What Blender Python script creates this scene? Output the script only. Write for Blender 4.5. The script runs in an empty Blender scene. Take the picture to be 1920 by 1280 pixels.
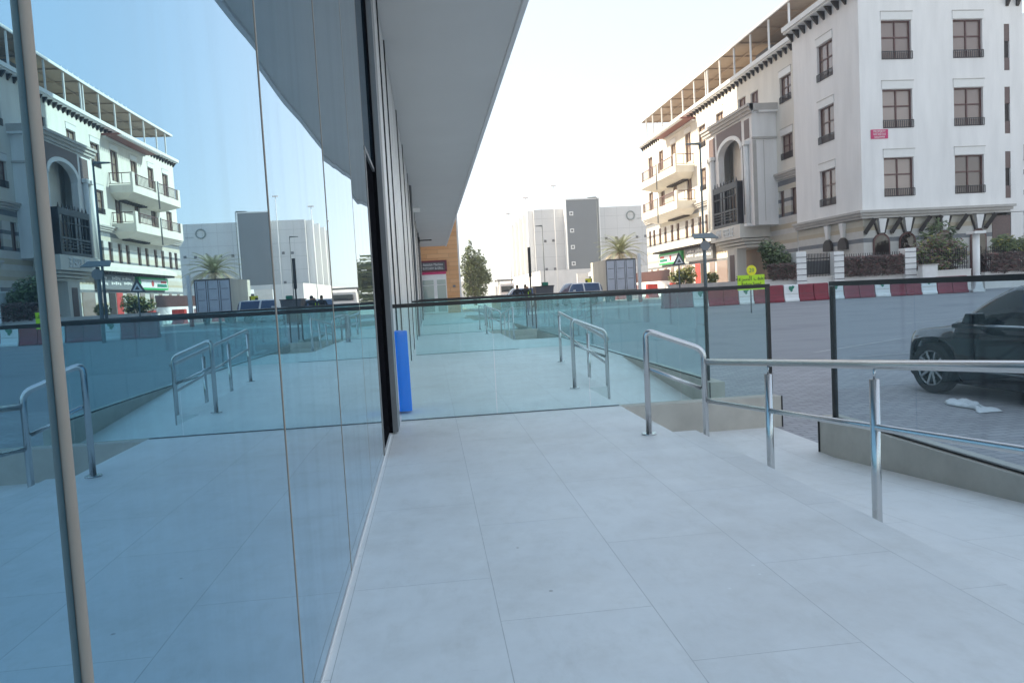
import bpy, bmesh, math, random
from mathutils import Vector, Matrix
random.seed(7)
S = bpy.context.scene
COL = S.collection
R = math.radians
# ------------------------------------------------------------------ camera
cam = bpy.data.cameras.new('camera'); camo = bpy.data.objects.new('camera', cam); COL.objects.link(camo)
cam.sensor_width = 36.0; cam.lens = 26.0; cam.clip_start = 0.05; cam.clip_end = 3000
camo.matrix_world = Matrix(((0.992334549, 0.060611285, -0.107695936, 0.0),
                            (-0.111225457, 0.058223487, -0.992088163, 0.0),
                            (-0.053861305, 0.996461890, 0.064518696, 1.25),
                            (0, 0, 0, 1)))
S.camera = camo
# ------------------------------------------------------------------ light
SUN_EL = R(36); SUN_AZ = R(-70)
d = Vector((math.sin(SUN_AZ) * math.cos(SUN_EL), math.cos(SUN_AZ) * math.cos(SUN_EL), math.sin(SUN_EL)))
W = bpy.data.worlds.new('World'); S.world = W; W.use_nodes = True
wn = W.node_tree.nodes; wl = W.node_tree.links
bg = wn['Background']; sky = wn.new('ShaderNodeTexSky'); sky.sky_type = 'NISHITA'
sky.sun_disc = False; sky.sun_elevation = SUN_EL; sky.sun_rotation = SUN_AZ
sky.air_density = 1.0; sky.dust_density = 0.6; sky.ozone_density = 1.0; sky.altitude = 0
gm = wn.new('ShaderNodeGamma'); gm.inputs['Gamma'].default_value = 0.33; wl.new(sky.outputs[0], gm.inputs[0])
hs = wn.new('ShaderNodeHueSaturation'); hs.inputs['Saturation'].default_value = 1.12; hs.inputs['Value'].default_value = 1.25
wl.new(gm.outputs[0], hs.inputs['Color']); wl.new(hs.outputs[0], bg.inputs[0]); bg.inputs[1].default_value = 0.135
sl = bpy.data.lights.new('sun', 'SUN'); sl.energy = 2.0; sl.angle = R(0.5); sl.color = (1.0, 0.87, 0.66)
so = bpy.data.objects.new('sun', sl); COL.objects.link(so); so.location = (-60, 30, 90)
so.rotation_euler = d.to_track_quat('Z', 'Y').to_euler()
S.view_settings.view_transform = 'Standard'; S.view_settings.look = 'None'
S.view_settings.exposure = 2.36; S.view_settings.gamma = 1.0
S.render.engine = 'CYCLES'
S.cycles.max_bounces = 12; S.cycles.transparent_max_bounces = 24; S.cycles.glossy_bounces = 6; S.cycles.diffuse_bounces = 5
S.cycles.caustics_reflective = True; S.cycles.caustics_refractive = False
S.cycles.sample_clamp_indirect = 6.0

# ------------------------------------------------------------------ materials
def nt(name):
    m = bpy.data.materials.new(name); m.use_nodes = True
    t = m.node_tree; t.nodes.clear()
    o = t.nodes.new('ShaderNodeOutputMaterial')
    return m, t, o
def mth(t, op, a, b=None):
    n = t.nodes.new('ShaderNodeMath'); n.operation = op
    for i, v in enumerate((a, b)):
        if v is None: continue
        if isinstance(v, (int, float)): n.inputs[i].default_value = v
        else: t.links.new(v, n.inputs[i])
    return n.outputs[0]
def mixc(t, f, a, b, mode='MIX'):
    n = t.nodes.new('ShaderNodeMix'); n.data_type = 'RGBA'; n.blend_type = mode
    for i, v in ((0, f), (6, a), (7, b)):
        if isinstance(v, (int, float)): n.inputs[i].default_value = v
        elif isinstance(v, tuple): n.inputs[i].default_value = v + (1,) if len(v) == 3 else v
        else: t.links.new(v, n.inputs[i])
    return n.outputs[2]
def noise(t, vec, sc, det=4, rough=.6):
    n = t.nodes.new('ShaderNodeTexNoise'); n.inputs['Scale'].default_value = sc
    n.inputs['Detail'].default_value = det; n.inputs['Roughness'].default_value = rough
    if vec is not None: t.links.new(vec, n.inputs['Vector'])
    return n.outputs[0]
def pos(t):
    return t.nodes.new('ShaderNodeNewGeometry').outputs['Position']
def mapped(t, vec, sc):
    n = t.nodes.new('ShaderNodeMapping'); n.inputs['Scale'].default_value = sc
    t.links.new(vec, n.inputs['Vector']); return n.outputs[0]
def ramp(t, f, a, b, lo=0., hi=1.):
    n = t.nodes.new('ShaderNodeMapRange'); n.inputs[1].default_value = a; n.inputs[2].default_value = b
    n.inputs[3].default_value = lo; n.inputs[4].default_value = hi; t.links.new(f, n.inputs[0]); return n.outputs[0]
def bsdf(t, o, col, rough=.6, metal=0., bump=None, bstr=.2, bdist=.01, spec=.5):
    b = t.nodes.new('ShaderNodeBsdfPrincipled')
    if isinstance(col, tuple): b.inputs['Base Color'].default_value = col + (1,)
    else: t.links.new(col, b.inputs['Base Color'])
    if isinstance(rough, (int, float)): b.inputs['Roughness'].default_value = rough
    else: t.links.new(rough, b.inputs['Roughness'])
    b.inputs['Metallic'].default_value = metal
    b.inputs['Specular IOR Level'].default_value = spec
    if bump is not None:
        bn = t.nodes.new('ShaderNodeBump'); bn.inputs['Strength'].default_value = bstr; bn.inputs['Distance'].default_value = bdist
        t.links.new(bump, bn.inputs['Height']); t.links.new(bn.outputs[0], b.inputs['Normal'])
    t.links.new(b.outputs[0], o.inputs[0]); return b
def mk(name, c, rough=.6, metal=0., var=.12, sc=3., bump=.15, bsc=40., stretch=(1, 1, 1), spec=.5):
    m, t, o = nt(name); p = mapped(t, pos(t), stretch)
    n = ramp(t, noise(t, p, sc, 6), .3, .7)
    col = mixc(t, n, tuple(x * (1 - var) for x in c), tuple(min(1, x * (1 + var)) for x in c))
    rg = ramp(t, noise(t, p, sc * 2.3, 3), .3, .7, max(0, rough - .07), min(1, rough + .07))
    bsdf(t, o, col, rg, metal, noise(t, p, bsc, 3) if bump else None, bump, .004, spec)
    return m
M = {}
M['plaster'] = mk('white_plaster', (.84, .83, .815), .85, var=.07, sc=.9, bump=.3, bsc=25, stretch=(1.6, 1.6, .25))
M['plaster_cream'] = mk('cream_plaster', (.74, .71, .64), .85, var=.07, sc=.8, bump=.3, bsc=25, stretch=(1.6, 1.6, .3))
M['stone_grey'] = mk('grey_stone_trim', (.50, .48, .45), .8, var=.08, sc=2)
M['shutter'] = mk('white_shutter_box', (.78, .78, .76), .5, var=.03, bump=0)
M['brownframe'] = mk('brown_frame', (.12, .052, .045), .45, var=.15, bump=0)
M['darkrail'] = mk('dark_railing', (.03, .027, .03), .5, var=.1, bump=0)
M['darkwood'] = mk('dark_wood', (.035, .026, .022), .6, var=.2, sc=8)
M['brownlattice'] = mk('brown_lattice', (.16, .11, .10), .6, var=.3, sc=30)
M['black'] = mk('black_metal', (.012, .013, .015), .38, var=.1, bump=0)
M['greymetal'] = mk('grey_metal', (.20, .21, .22), .5, metal=.0, var=.1, bump=0)
M['lampgrey'] = mk('lamp_grey', (.12, .15, .16), .5, var=.1, bump=0)
M['soffit'] = mk('grey_soffit', (.66, .65, .63), .7, var=.03, sc=.5, bump=0)
M['lip'] = mk('pale_soffit_lip', (.74, .74, .74), .6, var=.03, bump=0)
M['cladding'] = mk('grey_cladding', (.52, .53, .54), .5, var=.04, sc=.6, bump=0)
M['plinth'] = mk('plinth_stone', (.52, .48, .42), .75, var=.14, sc=3.0, bump=.2, bsc=60)
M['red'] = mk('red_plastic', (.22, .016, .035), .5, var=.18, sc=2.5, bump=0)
M['redlit'] = mk('sunlit_red_plastic', (.55, .07, .06), .5, var=.15, sc=2.5, bump=0)  # red plastic with sunshine mixed into the colour, shared by red signs and door
M['whiteplastic'] = mk('white_plastic', (.78, .80, .80), .5, var=.06, sc=2.5, bump=0)
M['green'] = mk('green_print', (.01, .20, .13), .5, var=.2, bump=0)
M['brightgreen'] = mk('bright_green_sign', (.03, .45, .12), .45, var=.05, bump=0)
M['lime'] = mk('lime_sign', (.50, .80, .01), .4, var=.03, bump=0)
M['yellow'] = mk('yellow_sign', (.85, .80, .01), .4, var=.03, bump=0)
M['signblack'] = mk('sign_lettering', (.01, .02, .01), .5, var=.05, bump=0)
M['maroon'] = mk('maroon_sign', (.16, .02, .04), .5, var=.08, bump=0)
M['pinksign'] = mk('pink_sign', (.60, .04, .16), .5, var=.05, bump=0)
M['signgrey'] = mk('dark_sign', (.10, .10, .11), .5, var=.1, bump=0)
M['white'] = mk('white_paint', (.80, .80, .79), .5, var=.05, bump=0)
M['whitewall'] = mk('white_wall', (.70, .68, .65), .8, var=.08, sc=1, stretch=(1, 1, .4))
M['blue'] = mk('blue_film', (.0, .22, .98), .35, var=.12, sc=2, bump=.4, bsc=8, stretch=(3, 3, .3))
M['bark'] = mk('bark', (.16, .12, .09), .9, var=.3, sc=12, bump=.6)
M['leaf_a'] = mk('leaf_green', (.12, .165, .07), .6, var=.3, sc=2, bump=0)
M['leaf_b'] = mk('leaf_light', (.19, .23, .10), .6, var=.25, sc=2, bump=0)
M['leaf_c'] = mk('leaf_dark', (.065, .09, .045), .6, var=.3, sc=2, bump=0)
M['twig'] = mk('dry_twig', (.14, .10, .095), .8, var=.3, sc=3, bump=0)
M['twig_b'] = mk('dry_twig_pale', (.25, .19, .17), .8, var=.3, sc=3, bump=0)
M['bloom'] = mk('faded_bloom', (.24, .11, .10), .7, var=.3, sc=3, bump=0)
M['leaf_y'] = mk('leaf_yellow', (.30, .28, .05), .6, var=.25, sc=2, bump=0)
M['palmleaf'] = mk('palm_leaf', (.28, .31, .18), .6, var=.25, sc=2, bump=0)
M['palmdry'] = mk('palm_dry', (.44, .40, .29), .8, var=.25, sc=2, bump=0)
M['tyre'] = mk('tyre', (.018, .018, .019), .85, var=.1, bump=0)
M['rim'] = mk('rim', (.45, .46, .48), .3, metal=.9, var=.05, bump=0)
M['trim'] = mk('chrome_trim', (.65, .67, .70), .2, metal=1., var=.03, bump=0)
M['under'] = mk('dark_underbody', (.012, .012, .012), .9, var=.1, bump=0)
M['lens'] = mk('lamp_lens', (.60, .62, .65), .15, var=.05, bump=0)
M['taillens'] = mk('tail_lens', (.25, .01, .01), .2, var=.05, bump=0)
M['sheet'] = mk('white_sheet', (.82, .84, .86), .6, var=.06, sc=8)
M['tileroof'] = mk('red_tile', (.22, .085, .07), .7, var=.25, sc=4, stretch=(1, 5, 1))
M['tan'] = mk('tan_soffit', (.36, .27, .20), .7, var=.1, sc=1.5)
M['peach'] = mk('peach_plaster', (.62, .47, .32), .8, var=.07)
M['container'] = mk('beige_panel', (.55, .56, .50), .6, var=.12, sc=.8, stretch=(1, 1, .4))
M['doorwhite'] = mk('door_panel', (.60, .63, .70), .5, var=.1, sc=1.2)
M['skin'] = mk('skin', (.30, .17, .11), .6, var=.08, bump=0)
M['hair'] = mk('hair', (.012, .010, .009), .6, var=.1, bump=0)
M['cloth_dark'] = mk('dark_cloth', (.03, .032, .04), .85, var=.2, bump=0)
M['cloth_lime'] = mk('lime_vest', (.45, .75, .03), .7, var=.1, bump=0)
M['cloth_blue'] = mk('blue_cloth', (.05, .09, .20), .85, var=.15, bump=0)
M['logogrey'] = mk('logo_grey', (.20, .24, .23), .5, var=.1, bump=0)
M['towergrey'] = mk('tower_grey', (.17, .185, .20), .55, var=.05, sc=.3)
M['gasket'] = mk('pale_gasket', (.40, .345, .29), .5, var=.08, bump=0)

def steel():
    m, t, o = nt('brushed_steel'); p = pos(t)
    bsdf(t, o, (.60, .60, .60), .27, 1.0); return m
M['steel'] = steel()

def addv2(t, p):
    n = t.nodes.new('ShaderNodeVectorMath'); n.operation = 'ADD'; t.links.new(p, n.inputs[0]); n.inputs[1].default_value = (3.7, 8.1, .2); return n.outputs[0]
def tiles():
    m, t, o = nt('porcelain_tiles'); p = pos(t)
    sp = t.nodes.new('ShaderNodeSeparateXYZ'); t.links.new(p, sp.inputs[0])
    u = mth(t, 'DIVIDE', mth(t, 'SUBTRACT', sp.outputs[0], .198 - 6.), .6)
    cu = mth(t, 'FLOOR', u); fu = mth(t, 'FRACT', u)
    off = mth(t, 'MULTIPLY', mth(t, 'FRACT', mth(t, 'MULTIPLY', cu, .37)), 1.2)
    v = mth(t, 'DIVIDE', mth(t, 'ADD', mth(t, 'SUBTRACT', sp.outputs[1], -60.), off), 1.2)
    cv = mth(t, 'FLOOR', v); fv = mth(t, 'FRACT', v)
    du = mth(t, 'MULTIPLY', mth(t, 'MINIMUM', fu, mth(t, 'SUBTRACT', 1., fu)), .6)
    dv = mth(t, 'MULTIPLY', mth(t, 'MINIMUM', fv, mth(t, 'SUBTRACT', 1., fv)), 1.2)
    dd = mth(t, 'MINIMUM', du, dv)
    wob = noise(t, p, 5, 4, .7)
    line = mth(t, 'LESS_THAN', dd, mth(t, 'MULTIPLY', wob, .0030))
    cell = t.nodes.new('ShaderNodeCombineXYZ'); t.links.new(cu, cell.inputs[0]); t.links.new(cv, cell.inputs[1])
    wn_ = t.nodes.new('ShaderNodeTexWhiteNoise'); t.links.new(cell.outputs[0], wn_.inputs['Vector'])
    addv = t.nodes.new('ShaderNodeVectorMath'); addv.operation = 'MULTIPLY_ADD'
    t.links.new(wn_.outputs['Color'], addv.inputs[0]); addv.inputs[1].default_value = (30, 30, 30); t.links.new(p, addv.inputs[2])
    pv = addv.outputs[0]
    big = ramp(t, noise(t, pv, 1.6, 8, .7), .35, .7)
    vein = ramp(t, noise(t, mapped(t, pv, (3.2, 1.2, 1)), 2.2, 9, .75), .45, .62)
    c = mixc(t, big, (.87, .86, .845), (.79, .785, .78))
    c = mixc(t, mth(t, 'MULTIPLY', vein, .35), c, (.90, .895, .885))
    c = mixc(t, ramp(t, wn_.outputs[0], 0, 1, 0, .30), c, (.74, .73, .72))
    smg = ramp(t, noise(t, mapped(t, p, (7, 3, 1)), 1.0, 7, .8), .50, .68, 0, .40)
    c = mixc(t, smg, c, (.66, .64, .61))
    dirt = ramp(t, noise(t, p, .9, 8, .75), .45, .72, 0, .55)
    c = mixc(t, dirt, c, (.62, .59, .55))
    vo = t.nodes.new('ShaderNodeTexVoronoi'); vo.inputs['Scale'].default_value = 3.1; t.links.new(p, vo.inputs['Vector'])
    spot = mth(t, 'MULTIPLY', mth(t, 'LESS_THAN', vo.outputs['Distance'], .028), mth(t, 'GREATER_THAN', noise(t, p, 1.7, 2), .53))
    c = mixc(t, mth(t, 'MULTIPLY', spot, .6), c, (.30, .27, .24))
    vo2 = t.nodes.new('ShaderNodeTexVoronoi'); vo2.inputs['Scale'].default_value = 6.3; t.links.new(addv2(t, p), vo2.inputs['Vector'])
    drop = mth(t, 'MULTIPLY', mth(t, 'LESS_THAN', vo2.outputs['Distance'], mth(t, 'MULTIPLY', noise(t, p, 9, 2), .09)), mth(t, 'GREATER_THAN', noise(t, p, 1.1, 2), .60))
    c = mixc(t, mth(t, 'MULTIPLY', drop, .8), c, (.93, .93, .92))
    scr = mth(t, 'MULTIPLY', ramp(t, noise(t, mapped(t, p, (2.2, 14, 1)), 2.0, 6, .8), .60, .70, 0, .35), ramp(t, noise(t, p, .8, 3), .45, .6))
    c = mixc(t, scr, c, (.52, .50, .48))
    c = mixc(t, line, c, (.52, .51, .50))
    h = mth(t, 'SUBTRACT', mth(t, 'MULTIPLY', noise(t, p, 60, 5), .25), line)
    rg = ramp(t, noise(t, p, 2.5, 6), .3, .7, .42, .62)
    bsdf(t, o, c, rg, 0, h, .25, .003, .35); return m
M['tiles'] = tiles()

def bricks():
    m, t, o = nt('block_paving'); p = pos(t)
    b = t.nodes.new('ShaderNodeTexBrick'); mp = mapped(t, p, (1, 1, 1)); t.links.new(mp, b.inputs['Vector'])
    b.inputs['Scale'].default_value = 1.; b.inputs['Brick Width'].default_value = .22; b.inputs['Row Height'].default_value = .11
    b.inputs['Mortar Size'].default_value = .008; b.inputs['Color1'].default_value = (.36, .35, .37, 1); b.inputs['Color2'].default_value = (.44, .43, .45, 1)
    b.inputs['Mortar'].default_value = (.24, .235, .24, 1)
    c = mixc(t, ramp(t, noise(t, p, .8, 7, .7), .4, .75, 0, .45), b.outputs[0], (.20, .19, .19))
    h = mth(t, 'SUBTRACT', 1., b.outputs['Fac'])
    bsdf(t, o, c, .8, 0, h, .5, .006); return m
M['paving'] = bricks()

def asphalt():
    m, t, o = nt('asphalt'); p = pos(t)
    a = ramp(t, noise(t, mapped(t, p, (.25, 1.2, 1)), 1.0, 7, .7), .35, .7)
    c = mixc(t, a, (.25, .255, .275), (.31, .315, .335))
    c = mixc(t, ramp(t, noise(t, p, 140, 3), .35, .75, 0, .35), c, (.24, .24, .25))
    c = mixc(t, ramp(t, noise(t, p, .35, 5), .55, .7, 0, .5), c, (.14, .145, .16))
    bsdf(t, o, c, .75, 0, noise(t, p, 120, 3), .35, .004); return m
M['asphalt'] = asphalt()
M['sand'] = mk('sand', (.42, .37, .30), .95, var=.15, sc=.4)
M['paint'] = mk('road_paint', (.40, .40, .41), .7, var=.25, sc=6)

def striped():
    m, t, o = nt('striped_stone'); p = pos(t)
    sp = t.nodes.new('ShaderNodeSeparateXYZ'); t.links.new(p, sp.inputs[0])
    z = ramp(t, sp.outputs[2], 0, 10)
    r = t.nodes.new('ShaderNodeValToRGB'); r.color_ramp.interpolation = 'CONSTANT'
    cream = (.58, .545, .46, 1); pale = (.62, .61, .58, 1); beige = (.52, .45, .33, 1); dark = (.17, .185, .21, 1)
    st = [(0, pale), (.95, dark), (1.25, pale), (2.1, beige), (2.35, pale), (3.22, dark), (3.5, pale), (3.95, beige), (4.25, cream),
          (4.7, pale), (5.1, beige), (5.5, pale), (6.05, dark), (6.3, cream), (6.8, pale), (7.15, dark), (7.45, pale), (8.05, cream), (8.45, dark), (8.85, pale)]
    el = r.color_ramp.elements
    el[0].position = 0; el[0].color = st[0][1]; el[1].position = st[1][0] / 10; el[1].color = st[1][1]
    for zz, cc in st[2:]:
        e = el.new(zz / 10); e.color = cc
    t.links.new(z, r.inputs[0])
    c = mixc(t, ramp(t, noise(t, p, 2.5, 6), .35, .7, 0, .25), r.outputs[0], (.42, .38, .31))
    bsdf(t, o, c, .85, 0, noise(t, p, 30, 3), .2, .004); return m
M['striped'] = striped()

def planks():
    m, t, o = nt('orange_cladding'); p = pos(t)
    b = t.nodes.new('ShaderNodeTexBrick'); t.links.new(mapped(t, p, (1, 1, 1)), b.inputs['Vector'])
    sp = t.nodes.new('ShaderNodeSeparateXYZ'); t.links.new(p, sp.inputs[0])
    cv = t.nodes.new('ShaderNodeCombineXYZ'); t.links.new(sp.outputs[0], cv.inputs[0]); t.links.new(sp.outputs[2], cv.inputs[1])
    t.links.new(cv.outputs[0], b.inputs['Vector'])
    b.inputs['Scale'].default_value = 1; b.inputs['Brick Width'].default_value = 1.7; b.inputs['Row Height'].default_value = .33
    b.inputs['Mortar Size'].default_value = .012
    b.inputs['Color1'].default_value = (.66, .31, .12, 1); b.inputs['Color2'].default_value = (.78, .43, .20, 1); b.inputs['Mortar'].default_value = (.42, .20, .09, 1)
    c = mixc(t, ramp(t, noise(t, mapped(t, p, (1, 1, 8)), 1.5, 6), .3, .7, 0, .4), b.outputs[0], (.66, .42, .24))
    bsdf(t, o, c, .6, 0, b.outputs['Fac'], -.3, .01); return m
M['planks'] = planks()

def panels(name, base, sx, sz, ox=0, oz=0, horiz='x'):
    m, t, o = nt(name); p = pos(t)
    sp = t.nodes.new('ShaderNodeSeparateXYZ'); t.links.new(p, sp.inputs[0])
    a = sp.outputs[0 if horiz == 'x' else 1]
    fu = mth(t, 'FRACT', mth(t, 'DIVIDE', mth(t, 'SUBTRACT', a, ox - 1000 * sx), sx))
    fv = mth(t, 'FRACT', mth(t, 'DIVIDE', mth(t, 'SUBTRACT', sp.outputs[2], oz - 100 * sz), sz))
    ln = mth(t, 'MAXIMUM', mth(t, 'LESS_THAN', fu, .09 / sx), mth(t, 'LESS_THAN', fv, .10 / sz))
    n = ramp(t, noise(t, p, .25, 4), .3, .7)
    c = mixc(t, n, tuple(x * .96 for x in base), tuple(x * 1.04 for x in base))
    c = mixc(t, mth(t, 'MULTIPLY', ln, .5), c, tuple(x * .6 for x in base))
    bsdf(t, o, c, .5); return m
M['panels'] = panels('pale_panels', (.60, .60, .60), 2.6, 2.6, .3, .4)

def mirror_glass():
    m, t, o = nt('blue_mirror_glass'); p = pos(t)
    wav = noise(t, mapped(t, p, (1., 1., .4)), .8, 1, .4)
    bn = t.nodes.new('ShaderNodeBump'); bn.inputs['Strength'].default_value = .06; bn.inputs['Distance'].default_value = .04
    t.links.new(wav, bn.inputs['Height'])
    smear = ramp(t, noise(t, mapped(t, p, (6, 6, .5)), 1.4, 6, .65), .45, .75, 0, 1)
    b = t.nodes.new('ShaderNodeBsdfPrincipled'); b.inputs['Metallic'].default_value = 1.
    c = mixc(t, mth(t, 'MULTIPLY', smear, .25), (.27, .495, .65), (.35, .54, .66))
    t.links.new(c, b.inputs['Base Color']); b.inputs['Roughness'].default_value = .0
    t.links.new(bn.outputs[0], b.inputs['Normal'])
    df = t.nodes.new('ShaderNodeBsdfDiffuse'); df.inputs[0].default_value = (.10, .22, .33, 1)
    mx = t.nodes.new('ShaderNodeMixShader'); t.links.new(ramp(t, smear, 0, 1, .03, .13), mx.inputs[0])
    t.links.new(b.outputs[0], mx.inputs[1]); t.links.new(df.outputs[0], mx.inputs[2]); t.links.new(mx.outputs[0], o.inputs[0])
    return m
M['mirror'] = mirror_glass()
M['film'] = mk('filmed_glass', (.66, .67, .67), .32, var=.12, sc=1.2, bump=0, stretch=(3, 3, .3), spec=.8)
M['void'] = mk('dark_opening', (.008, .008, .010), 1., bump=0, spec=0.)

def clear_glass(name, tint, dust=.06, dustc=(.55, .65, .68), refl=1.0):
    m, t, o = nt(name); p = pos(t)
    tr = t.nodes.new('ShaderNodeBsdfTransparent'); tr.inputs[0].default_value = tint + (1,)
    gl = t.nodes.new('ShaderNodeBsdfGlossy'); gl.inputs['Roughness'].default_value = .01; gl.inputs[0].default_value = (.9, .97, 1, 1)
    lw = t.nodes.new('ShaderNodeLayerWeight'); lw.inputs[0].default_value = .5
    mx = t.nodes.new('ShaderNodeMixShader'); t.links.new(mth(t, 'ADD', mth(t, 'MULTIPLY', mth(t, 'POWER', lw.outputs['Facing'], 5.), .8 * refl), .022 * refl), mx.inputs[0])
    t.links.new(tr.outputs[0], mx.inputs[1]); t.links.new(gl.outputs[0], mx.inputs[2])
    df = t.nodes.new('ShaderNodeBsdfDiffuse'); df.inputs[0].default_value = dustc + (1,)
    m2 = t.nodes.new('ShaderNodeMixShader')
    t.links.new(ramp(t, noise(t, mapped(t, p, (2, 2, .5)), 2.5, 6, .7), .35, .75, dust * .4, dust * 1.8), m2.inputs[0])
    t.links.new(mx.outputs[0], m2.inputs[1]); t.links.new(df.outputs[0], m2.inputs[2]); t.links.new(m2.outputs[0], o.inputs[0])
    return m
M['glass'] = clear_glass('barrier_glass', (.885, .972, .975), .03, (.55, .70, .74))
M['bluglass'] = clear_glass('bluish_barrier_glass', (.875, .94, .97), .012, (.55, .65, .72))

def dark_glass(name, c, metal=0.):
    m, t, o = nt(name); p = pos(t)
    wv = noise(t, mapped(t, p, (.7, .7, .7)), .9, 2)
    b = bsdf(t, o, c, .03, metal, wv, .12, .05, .8); return m
M['winglass'] = dark_glass('window_glass', (.27, .20, .17))
M['winglass_sun'] = dark_glass('sunlit_window_glass', (.30, .24, .19))  # lighter copy of the window glass, sunlight put into its colour
M['winglass_b'] = dark_glass('window_glass_pale', (.36, .28, .24))
M['winglass_c'] = dark_glass('window_glass_dim', (.17, .125, .105))
M['darkpane'] = dark_glass('dark_pane', (.03, .022, .02))
M['carglass'] = dark_glass('car_glass', (.012, .016, .018))
M['blueglass'] = dark_glass('blue_car_glass', (.05, .10, .20))
M['doorglass'] = dark_glass('door_glass', (.30, .38, .36))

def paint(name, c):
    m, t, o = nt(name)
    b = bsdf(t, o, c, .10, 0., None, spec=.5); b.inputs['Coat Weight'].default_value = .15; b.inputs['Coat Roughness'].default_value = .03
    return m
M['carblack'] = paint('black_car_paint', (.004, .007, .010))
M['carwhite'] = paint('white_car_paint', (.72, .74, .76))
M['carsilver'] = paint('silver_car_paint', (.35, .37, .40))

# ------------------------------------------------------------------ mesh helpers
class MB:
    def __init__(s): s.v = []; s.f = []; s.mi = []; s.cur = 0; s.sm = []
    def quad(s, *p):
        b = len(s.v); s.v += [tuple(q) for q in p]; s.f.append(tuple(range(b, b + len(p)))); s.mi.append(s.cur); s.sm.append(False)
    def box(s, x0, x1, y0, y1, z0, z1):
        if x0 > x1: x0, x1 = x1, x0
        if y0 > y1: y0, y1 = y1, y0
        if z0 > z1: z0, z1 = z1, z0
        b = len(s.v)
        s.v += [(x0, y0, z0), (x1, y0, z0), (x1, y1, z0), (x0, y1, z0), (x0, y0, z1), (x1, y0, z1), (x1, y1, z1), (x0, y1, z1)]
        for q in ((0, 3, 2, 1), (4, 5, 6, 7), (0, 1, 5, 4), (1, 2, 6, 5), (2, 3, 7, 6), (3, 0, 4, 7)):
            s.f.append(tuple(b + i for i in q)); s.mi.append(s.cur); s.sm.append(False)
        return s
    def hull(s, bot, top):
        n = len(bot); b = len(s.v); s.v += [tuple(q) for q in bot] + [tuple(q) for q in top]
        s.f.append(tuple(b + i for i in reversed(range(n)))); s.f.append(tuple(b + n + i for i in range(n))); s.mi += [s.cur] * 2; s.sm += [False] * 2
        for i in range(n):
            j = (i + 1) % n; s.f.append((b + i, b + j, b + n + j, b + n + i)); s.mi.append(s.cur); s.sm.append(False)
        return s
    def prism(s, poly, axis, a0, a1):
        mp = {'x': lambda a, u, v: (a, u, v), 'y': lambda a, u, v: (u, a, v), 'z': lambda a, u, v: (u, v, a)}[axis]
        return s.hull([mp(a0, *q) for q in poly], [mp(a1, *q) for q in poly])
    def bar(s, p0, p1, w, h=None):
        h = h or w; p0 = Vector(p0); p1 = Vector(p1); dd = (p1 - p0).normalized()
        up = Vector((0, 0, 1)) if abs(dd.z) < .95 else Vector((0, 1, 0))
        a = dd.cross(up).normalized() * w / 2; c = a.cross(dd).normalized() * h / 2
        return s.hull([p0 - a - c, p0 + a - c, p0 + a + c, p0 - a + c], [p1 - a - c, p1 + a - c, p1 + a + c, p1 - a + c])
    def tube(s, pts, r, n=12, cap=True, r1=None):
        P = [Vector(p) for p in pts]; b0 = len(s.v); prev = None
        for i, p in enumerate(P):
            t = (P[min(i + 1, len(P) - 1)] - P[max(i - 1, 0)]).normalized()
            if prev is None:
                a = t.orthogonal().normalized()
            else:
                a = (prev - t * prev.dot(t)).normalized()
            prev = a; c = t.cross(a)
            rr = r if r1 is None else r + (r1 - r) * i / (len(P) - 1)
            for k in range(n):
                th = 2 * math.pi * k / n; s.v.append(tuple(p + (a * math.cos(th) + c * math.sin(th)) * rr))
        for i in range(len(P) - 1):
            for k in range(n):
                k2 = (k + 1) % n; s.f.append((b0 + i * n + k, b0 + i * n + k2, b0 + (i + 1) * n + k2, b0 + (i + 1) * n + k)); s.mi.append(s.cur); s.sm.append(True)
        if cap:
            s.f.append(tuple(b0 + k for k in reversed(range(n)))); e = b0 + (len(P) - 1) * n
            s.f.append(tuple(e + k for k in range(n))); s.mi += [s.cur] * 2; s.sm += [False] * 2
        return s
    def build(s, name, mats, parent=None, bevel=0.):
        if not isinstance(mats, (list, tuple)): mats = [mats]
        me = bpy.data.meshes.new(name); me.from_pydata(s.v, [], s.f); me.update()
        for m in mats: me.materials.append(M[m] if isinstance(m, str) else m)
        me.polygons.foreach_set('material_index', s.mi); me.polygons.foreach_set('use_smooth', s.sm)
        o = bpy.data.objects.new(name, me); COL.objects.link(o)
        if bevel:
            md = o.modifiers.new('bevel', 'BEVEL'); md.width = bevel; md.segments = 2; md.limit_method = 'ANGLE'; md.angle_limit = R(40)
        if parent:
            o.parent = parent; o.matrix_parent_inverse = Matrix.Translation(-Vector(parent.location)) if parent.type == 'EMPTY' and parent.get('worldparts') else Matrix.Identity(4)
        return o
def fillet(pts, rad, seg=5):
    P = [Vector(p) for p in pts]; out = [P[0]]
    for i in range(1, len(P) - 1):
        a = (P[i - 1] - P[i]); c = (P[i + 1] - P[i]); r = min(rad, a.length * .45, c.length * .45)
        s0 = P[i] + a.normalized() * r; s1 = P[i] + c.normalized() * r
        for k in range(seg + 1):
            t = k / seg; out.append(s0 * (1 - t) ** 2 + P[i] * 2 * t * (1 - t) + s1 * t * t)
    out.append(P[-1]); return out
def tag(o, label, cat, group=None):
    o['label'] = label; o['category'] = cat
    if group: o['group'] = group
    return o
def struct(o, kind='structure'):
    o['kind'] = kind; return o
def thing(name, loc, label, cat, group=None, rz=0., world=True):
    o = bpy.data.objects.new(name, None); COL.objects.link(o); o.location = loc; o.rotation_euler = (0, 0, rz)
    o.empty_display_size = .2
    tag(o, label, cat, group)
    if world: o['worldparts'] = 1          # children are modelled in world coordinates
    return o
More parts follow.
